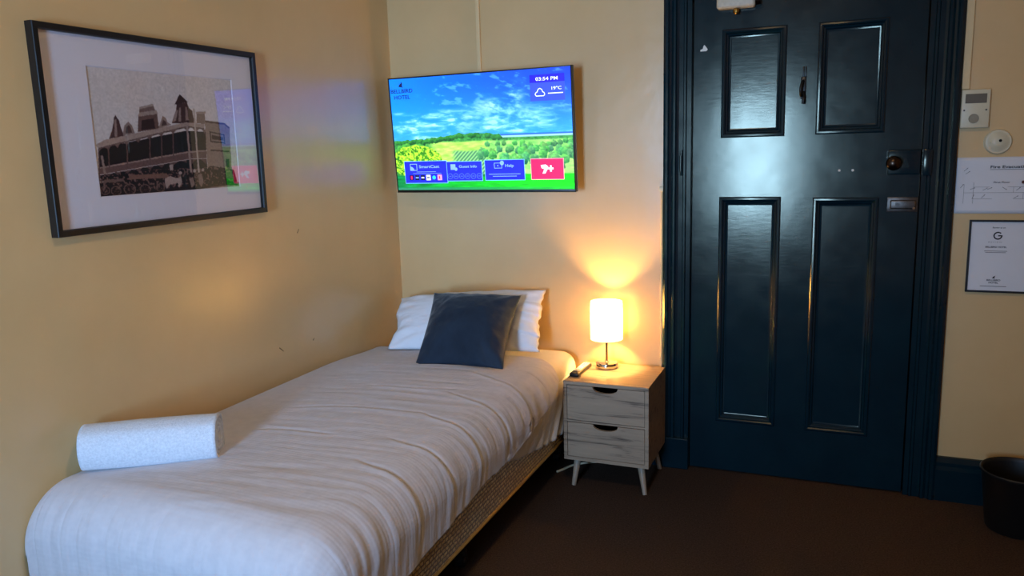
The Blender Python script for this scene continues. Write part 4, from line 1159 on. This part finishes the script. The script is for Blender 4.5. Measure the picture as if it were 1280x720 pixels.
# table lamp
LXc, LYc, LZb = 1.147, -0.118, NZ1
lamp = thing('table_lamp', 'lit table lamp with white drum shade on the nightstand', 'lamp', (LXc, LYc, LZb))
bm = bmesh.new(); lathe(bm, [(0, 0), (0.050, 0), (0.051, 0.002), (0.051, 0.022), (0.049, 0.025), (0.012, 0.027), (0.008, 0.032), (0, 0.033)], 48); obj('base', bm, MT['chrome'], lamp, angle=35)
bm = bmesh.new(); cyl(bm, (0, 0, 0.030), (0, 0, 0.165), 0.0052, n=20); obj('pole', bm, MT['pole'], lamp, angle=40)
SZ0, SZ1, SR = 0.137, 0.312, 0.0735
bm = bmesh.new(); cyl(bm, (0, 0, SZ0), (0, 0, SZ1), SR, SR, 64, False); sh = obj('lamp_shade', bm, MT['shade'], lamp, True)
bm = bmesh.new()
tube(bm, [(SR*math.cos(a), SR*math.sin(a), SZ1) for a in np.linspace(0, 2*PI, 65)], 0.0012, 6)
obj('shade_ring', bm, MT['white'], sh, True)
bm = bmesh.new()
tube(bm, [(SR*math.cos(a), SR*math.sin(a), SZ0) for a in np.linspace(0, 2*PI, 65)], 0.0012, 6)
for a in (0.5, 0.5+2*PI/3, 0.5+4*PI/3): cyl(bm, (0, 0, SZ0+0.03), (SR*math.cos(a), SR*math.sin(a), SZ0+0.002), 0.0012, n=6)
obj('shade_ring', bm, MT['white'], sh, True)
bm = bmesh.new(); cyl(bm, (0, 0, 0.160), (0, 0, 0.195), 0.013, n=20); obj('bulb_holder', bm, MT['white'], lamp, angle=40)
bm = bmesh.new(); lathe(bm, [(0, 0.195), (0.010, 0.195), (0.013, 0.21), (0.022, 0.232), (0.024, 0.245), (0.019, 0.262), (0.010, 0.268), (0, 0.27)], 24)
obj('bulb', bm, bulb_glass(), lamp, True)
pl = bpy.data.lights.new('lamp_glow', 'POINT'); pl.energy = LAMP_POWER; pl.color = (1.0, 0.57, 0.18); pl.shadow_soft_size = 0.022
lo = bpy.data.objects.new('lamp_glow', pl); COL.objects.link(lo); lo.parent = lamp; lo.location = (0, 0, 0.224)

# remote control
rc = thing('remote_control', 'black remote control with pale keys lying on the nightstand', 'remote control', (1.053, -0.222, NZ1), rot=(0, 0, -0.035))
bm = bmesh.new(); box(bm, -0.022, 0.022, -0.095, 0.095, 0.0, 0.018, 0.006, 3); obj('body', bm, MT['black'], rc, angle=40)
bm = bmesh.new(); box(bm, -0.0175, 0.0175, -0.060, 0.087, 0.0165, 0.0190, 0.001, 1); obj('key_panel', bm, MT['lcd'], rc)
for r in range(7):
    for c in range(3):
        if r == 4: continue
        x = -0.011+c*0.011; y = 0.079-r*0.0205
        bm = bmesh.new(); box(bm, x-0.0044, x+0.0044, y-0.0075, y+0.0075, 0.0185, 0.0208, 0.001, 1); obj('key', bm, MT['white'], rc)
bm = bmesh.new(); lathe(bm, [(0, 0.0225), (0.012, 0.0222), (0.0145, 0.0205), (0.0145, 0.018)], 24, Matrix.Translation((0, -0.003, 0))); obj('navigation_key', bm, MT['white'], rc, angle=40)

# cord on the floor behind the nightstand's left leg
bm = bmesh.new(); tube(bm, spline([(0.945, -0.27, 0.006), (0.962, -0.235, 0.006), (0.985, -0.185, 0.007), (1.02, -0.14, 0.006), (1.10, -0.09, 0.006), (1.22, -0.06, 0.006), (1.30, -0.055, 0.006)], 8), 0.0055, 8)
tag(obj('power_cord', bm, MT['cream'], None, True), 'cream power cord on the carpet between bed and nightstand', 'cord')

# ------------------------------------------------------------------ conduits and wall fittings
bm = bmesh.new(); box(bm, 0.486, 0.506, -0.012, 0.0, 1.70, ROOM_Z, 0.003)
tag(obj('cable_conduit', bm, MT['cream_paint'], None), 'cream cable conduit running up the wall above the television', 'conduit')
cd = thing('lamp_wire', 'thin cream wire clipped down the wall beside the door surround', 'wire', (1.378, 0, 0.2))
bm = bmesh.new(); cyl(bm, (0, -0.0065, 0), (0, -0.0065, 1.105), 0.006, n=12); obj('wire', bm, MT['cream_paint'], cd, angle=40)
bm = bmesh.new(); box(bm, -0.011, 0.009, -0.016, 0.0, 1.095, 1.117, 0.003); cyl(bm, (-0.002, -0.016, 1.106), (-0.002, -0.019, 1.106), 0.004); obj('wire_clip', bm, MT['cream'], cd, angle=40)
bm = bmesh.new(); box(bm, 2.538, 2.566, -0.014, 0.0, 1.679, ROOM_Z, 0.003)
tag(obj('control_conduit', bm, MT['cream_paint'], None), 'cream conduit running up from the control unit right of the door', 'conduit')
# wall control unit
cu_ = thing('wall_control', 'cream wall control unit with grey display right of the door', 'wall control', (2.5885, 0, 1.605))
bm = bmesh.new(); box(bm, -0.049, 0.049, -0.024, 0, -0.074, 0.072, 0.005, 3); obj('case', bm, MT['cream'], cu_, angle=40)
bm = bmesh.new(); box(bm, -0.036, 0.036, -0.026, -0.022, 0.020, 0.055, 0.001, 1); obj('display', bm, MT['lcd'], cu_)
bm = bmesh.new(); lathe(bm, [(0, 0.0035), (0.008, 0.0035), (0.0085, 0.002), (0.015, 0.002), (0.0158, 0.0035), (0.0175, 0.0035), (0.018, 0)], 32, Matrix.Translation((-0.004, -0.024, -0.038)) @ Matrix.Rotation(PI/2, 4, 'X')); obj('dial', bm, MT['dial'], cu_, angle=40)
for x in (-0.038, 0.036):
    bm = bmesh.new(); cyl(bm, (x, -0.0235, -0.006), (x, -0.026, -0.006), 0.0032, n=14); obj('screw', bm, MT['steel'], cu_)
# round blank plate
rp = thing('round_wall_plate', 'round cream wall plate with a small hole below the control unit', 'wall plate', (2.674, 0, 1.477))
mx = Matrix.Rotation(PI/2, 4, 'X')
bm = bmesh.new(); lathe(bm, [(0.048, 0), (0.048, 0.006), (0.044, 0.011), (0.038, 0.010), (0.034, 0.013), (0.028, 0.014), (0.022, 0.019), (0.008, 0.020), (0, 0.020)], 48, mx); obj('plate', bm, MT['cream'], rp, angle=50)
bm = bmesh.new(); cyl(bm, (0.006, -0.0195, 0.004), (0.006, -0.0212, 0.004), 0.0055, n=16); obj('hole', bm, MT['dark'], rp)
bm = bmesh.new(); lathe(bm, [(0, 0.003), (0.005, 0.002), (0.006, 0)], 16, Matrix.Translation((-0.022, -0.0165, 0)) @ mx); obj('screw', bm, MT['cream'], rp, True)

# evacuation notice
pn = thing('evacuation_notice', 'white landscape paper notice with a floor plan taped beside the door', 'notice', (2.6885, -0.0008, 1.310))
Pn = np.zeros((14, 20, 3))
Uu, Vv = np.meshgrid(np.linspace(-0.1485, 0.1485, 20), np.linspace(-0.109, 0.109, 14))
Pn[..., 0] = Uu; Pn[..., 2] = Vv; Pn[..., 1] = -0.0012-0.0012*fbm((Uu+1)*14, (Vv+1)*14, 33, 2)
sh_ = link('sheet', grid_mesh('sheet', Pn), MT['paper'], pn, True)
s_ = sh_.modifiers.new('thickness', 'SOLIDIFY'); s_.thickness = 0.0006; s_.offset = 0
RX = (PI/2, 0, 0)
def ntext(s, size, x, z, parent, y=-0.0034, width=None, bold=0.012, m='ink'):
    return text_mesh('lettering', s, size, MT[m], parent, (x, y, z), RX, bold, width)
ntext('Fire Evacuation', 0.0150, 0.034, 0.0705, pn, width=0.133, bold=0.02)
ntext('First Floor', 0.0085, 0.009, 0.0115, pn, width=0.054)
bm = bmesh.new(); box(bm, -0.033, 0.101, -0.0036, -0.0028, 0.0605, 0.0618)
obj('underline', bm, MT['ink'], pn)
bm = bmesh.new()
def seg(x0, z0, x1, z1, r=0.0007): cyl(bm, (x0, -0.0030, z0), (x1, -0.0030, z1), r, n=5)
rs = np.random.RandomState(4)
for (x0, z0, x1, z1) in ((-0.118, -0.028, 0.12, -0.028), (-0.118, 0.006, -0.118, -0.07), (-0.085, 0.012, -0.085, -0.07), (-0.085, -0.006, -0.03, -0.006), (0.03, -0.006, 0.10, -0.006), (-0.085, -0.052, -0.02, -0.052), (0.05, -0.052, 0.11, -0.052), (0.05, -0.006, 0.05, -0.028), (0.083, -0.028, 0.083, -0.052)):
    seg(x0, z0, x1, z1, 0.0005)
for (x, z, a) in ((-0.115, 0.062, 0.7), (-0.108, 0.05, 0.6), (-0.125, -0.002, 0.9), (-0.088, -0.012, 0.3), (-0.045, -0.014, 0.5), (-0.03, -0.012, 0.4), (0.02, -0.012, -0.6), (0.066, -0.014, 0.7), (0.10, -0.04, 0.6), (0.06, -0.045, 0.5), (-0.085, -0.044, 1.2), (-0.05, -0.042, 0.8)):
    l = 0.009; seg(x-l*math.cos(a), z-l*math.sin(a), x+l*math.cos(a), z+l*math.sin(a), 0.0008); seg(x+l*math.cos(a), z+l*math.sin(a), x+l*math.cos(a+2.6)*0.5+l*math.cos(a), z+l*math.sin(a)+0.5*l*math.sin(a+2.6), 0.0007)
obj('plan_lines', bm, MT['grey_ink'], pn)
bm = bmesh.new(); lathe(bm, [(0, 0.0075), (0.004, 0.007), (0.0062, 0.004), (0.0055, 0.001), (0.0055, 0)], 20, Matrix.Translation((2.7685, -0.0026, 1.322)) @ mx)
tag(obj('drawing_pin', bm, MT['pin'], None, True), 'dark red drawing pin in the paper notice', 'pin')

# framed review poster
rx0, rx1, rz0, rz1 = 2.598, 2.812, 0.889, 1.176
rf = thing('poster_frame', 'small black framed white poster with a large letter G', 'poster', ((rx0+rx1)/2, 0, (rz0+rz1)/2))
W2, H2 = (rx1-rx0)/2, (rz1-rz0)/2
bm = bmesh.new()
pr = [(0, 0), (0, -0.014), (0.001, -0.015), (0.006, -0.015), (0.0075, -0.012), (0.0075, -0.006)]
rect = rect_sweep(bm, -W2, W2, -H2, H2, pr)
obj('frame', bm, MT['frame'], rf)
bm = bmesh.new(); box(bm, -W2+0.003, W2-0.003, -0.0075, -0.001, -H2+0.003, H2-0.003); obj('poster_sheet', bm, MT['paper'], rf)
YP = -0.0078
dxp = 2.694-(rx0+rx1)/2
zc = (rz0+rz1)/2
def rt(s, size, x, z, **k): return ntext(s, size, x-(rx0+rx1)/2, z-zc, rf, y=YP, **k)
rt('Review us on', 0.0085, 2.700, 1.146, width=0.043)
# the letter G as an open ring with a bar
bm = bmesh.new()
gx, gz, ro, ri = dxp+0.004, 1.1145-zc, 0.0155, 0.0108
arc = np.linspace(math.radians(42), math.radians(356), 40)
for a0, a1 in zip(arc, arc[1:]):
    prism(bm, [(gx+r*math.cos(a), gz+r*math.sin(a)) for r, a in ((ro, a0), (ro, a1), (ri, a1), (ri, a0))], YP-0.0002, YP+0.0006)
bmesh.ops.remove_doubles(bm, verts=bm.verts, dist=1e-6)
prism(bm, [(gx+0.0003, gz-0.0023), (gx+ro, gz-0.0023), (gx+ro, gz+0.0023), (gx+0.0003, gz+0.0023)], YP-0.0003, YP+0.0006)
obj('letter_mark', bm, MT['ink'], rf)
rt('R E V I E W', 0.0065, 2.690, 1.089, width=0.046, m='grey_ink', bold=0.0)
rt('BELLBIRD HOTEL', 0.0088, 2.694, 1.0695, width=0.072, bold=0.025)
bm = bmesh.new()
for z, wd in ((1.054, 0.078), (1.0485, 0.070)): box(bm, dxp-wd/2, dxp+wd/2, YP-0.0002, YP+0.0006, z-zc-0.0011, z-zc+0.0011)
obj('caption_lines', bm, MT['grey_ink'], rf)
bm = bmesh.new(); prism(bm, [(dxp-0.006, 0.946-zc), (dxp+0.004, 0.945-zc), (dxp+0.003, 0.951-zc), (dxp+0.006, 0.957-zc), (dxp, 0.953-zc)], YP-0.0002, YP+0.0006); obj('bird_mark', bm, MT['ink'], rf)
rt('BELLBIRD', 0.0095, 2.694, 0.938, width=0.047, bold=0.02); rt('HOTEL', 0.0095, 2.694, 0.928, width=0.033, bold=0.02)
bm = bmesh.new(); box(bm, dxp-0.045, dxp+0.045, YP-0.0002, YP+0.0006, 0.9125-zc, 0.9150-zc); obj('address_line', bm, MT['grey_ink'], rf)

# waste bin
wb = thing('waste_bin', 'dark plastic waste bin on the carpet at the right edge', 'bin', (2.800, -0.205, 0))
bm = bmesh.new(); lathe(bm, [(0, 0.0), (0.098, 0.0), (0.104, 0.006), (0.128, 0.222), (0.133, 0.226), (0.134, 0.236), (0.130, 0.240), (0.126, 0.236), (0.124, 0.222), (0.100, 0.010), (0, 0.010)], 56); obj('bucket', bm, MT['bin'], wb, angle=50)

# ------------------------------------------------------------------ added warm fill light, unseen, shaped as a ceiling lamp
cl_ = thing('added_fill_light', 'added warm fill on the ceiling, out of view', 'fill light', (1.80, -2.4, ROOM_Z))
bm = bmesh.new(); lathe(bm, [(0, 0), (0.16, 0), (0.16, -0.02), (0.15, -0.025), (0, -0.025)], 48); obj('base', bm, MT['white'], cl_, angle=40)
bm = bmesh.new(); lathe(bm, [(0.148, -0.025), (0.14, -0.055), (0.10, -0.085), (0.05, -0.098), (0, -0.10)], 48); obj('diffuser', bm, emis('fill_shell_glow', (255, 226, 178), 1.0), cl_, True)
if FILL_POWER > 0:
    a_ = area_light('ceiling_fill', (1.80, -2.4, ROOM_Z-0.11), (0, 0, 0), 0.28, 0.28, FILL_POWER, (1.0, 0.72, 0.42))  # warm fill added for the bed side, walls and floor
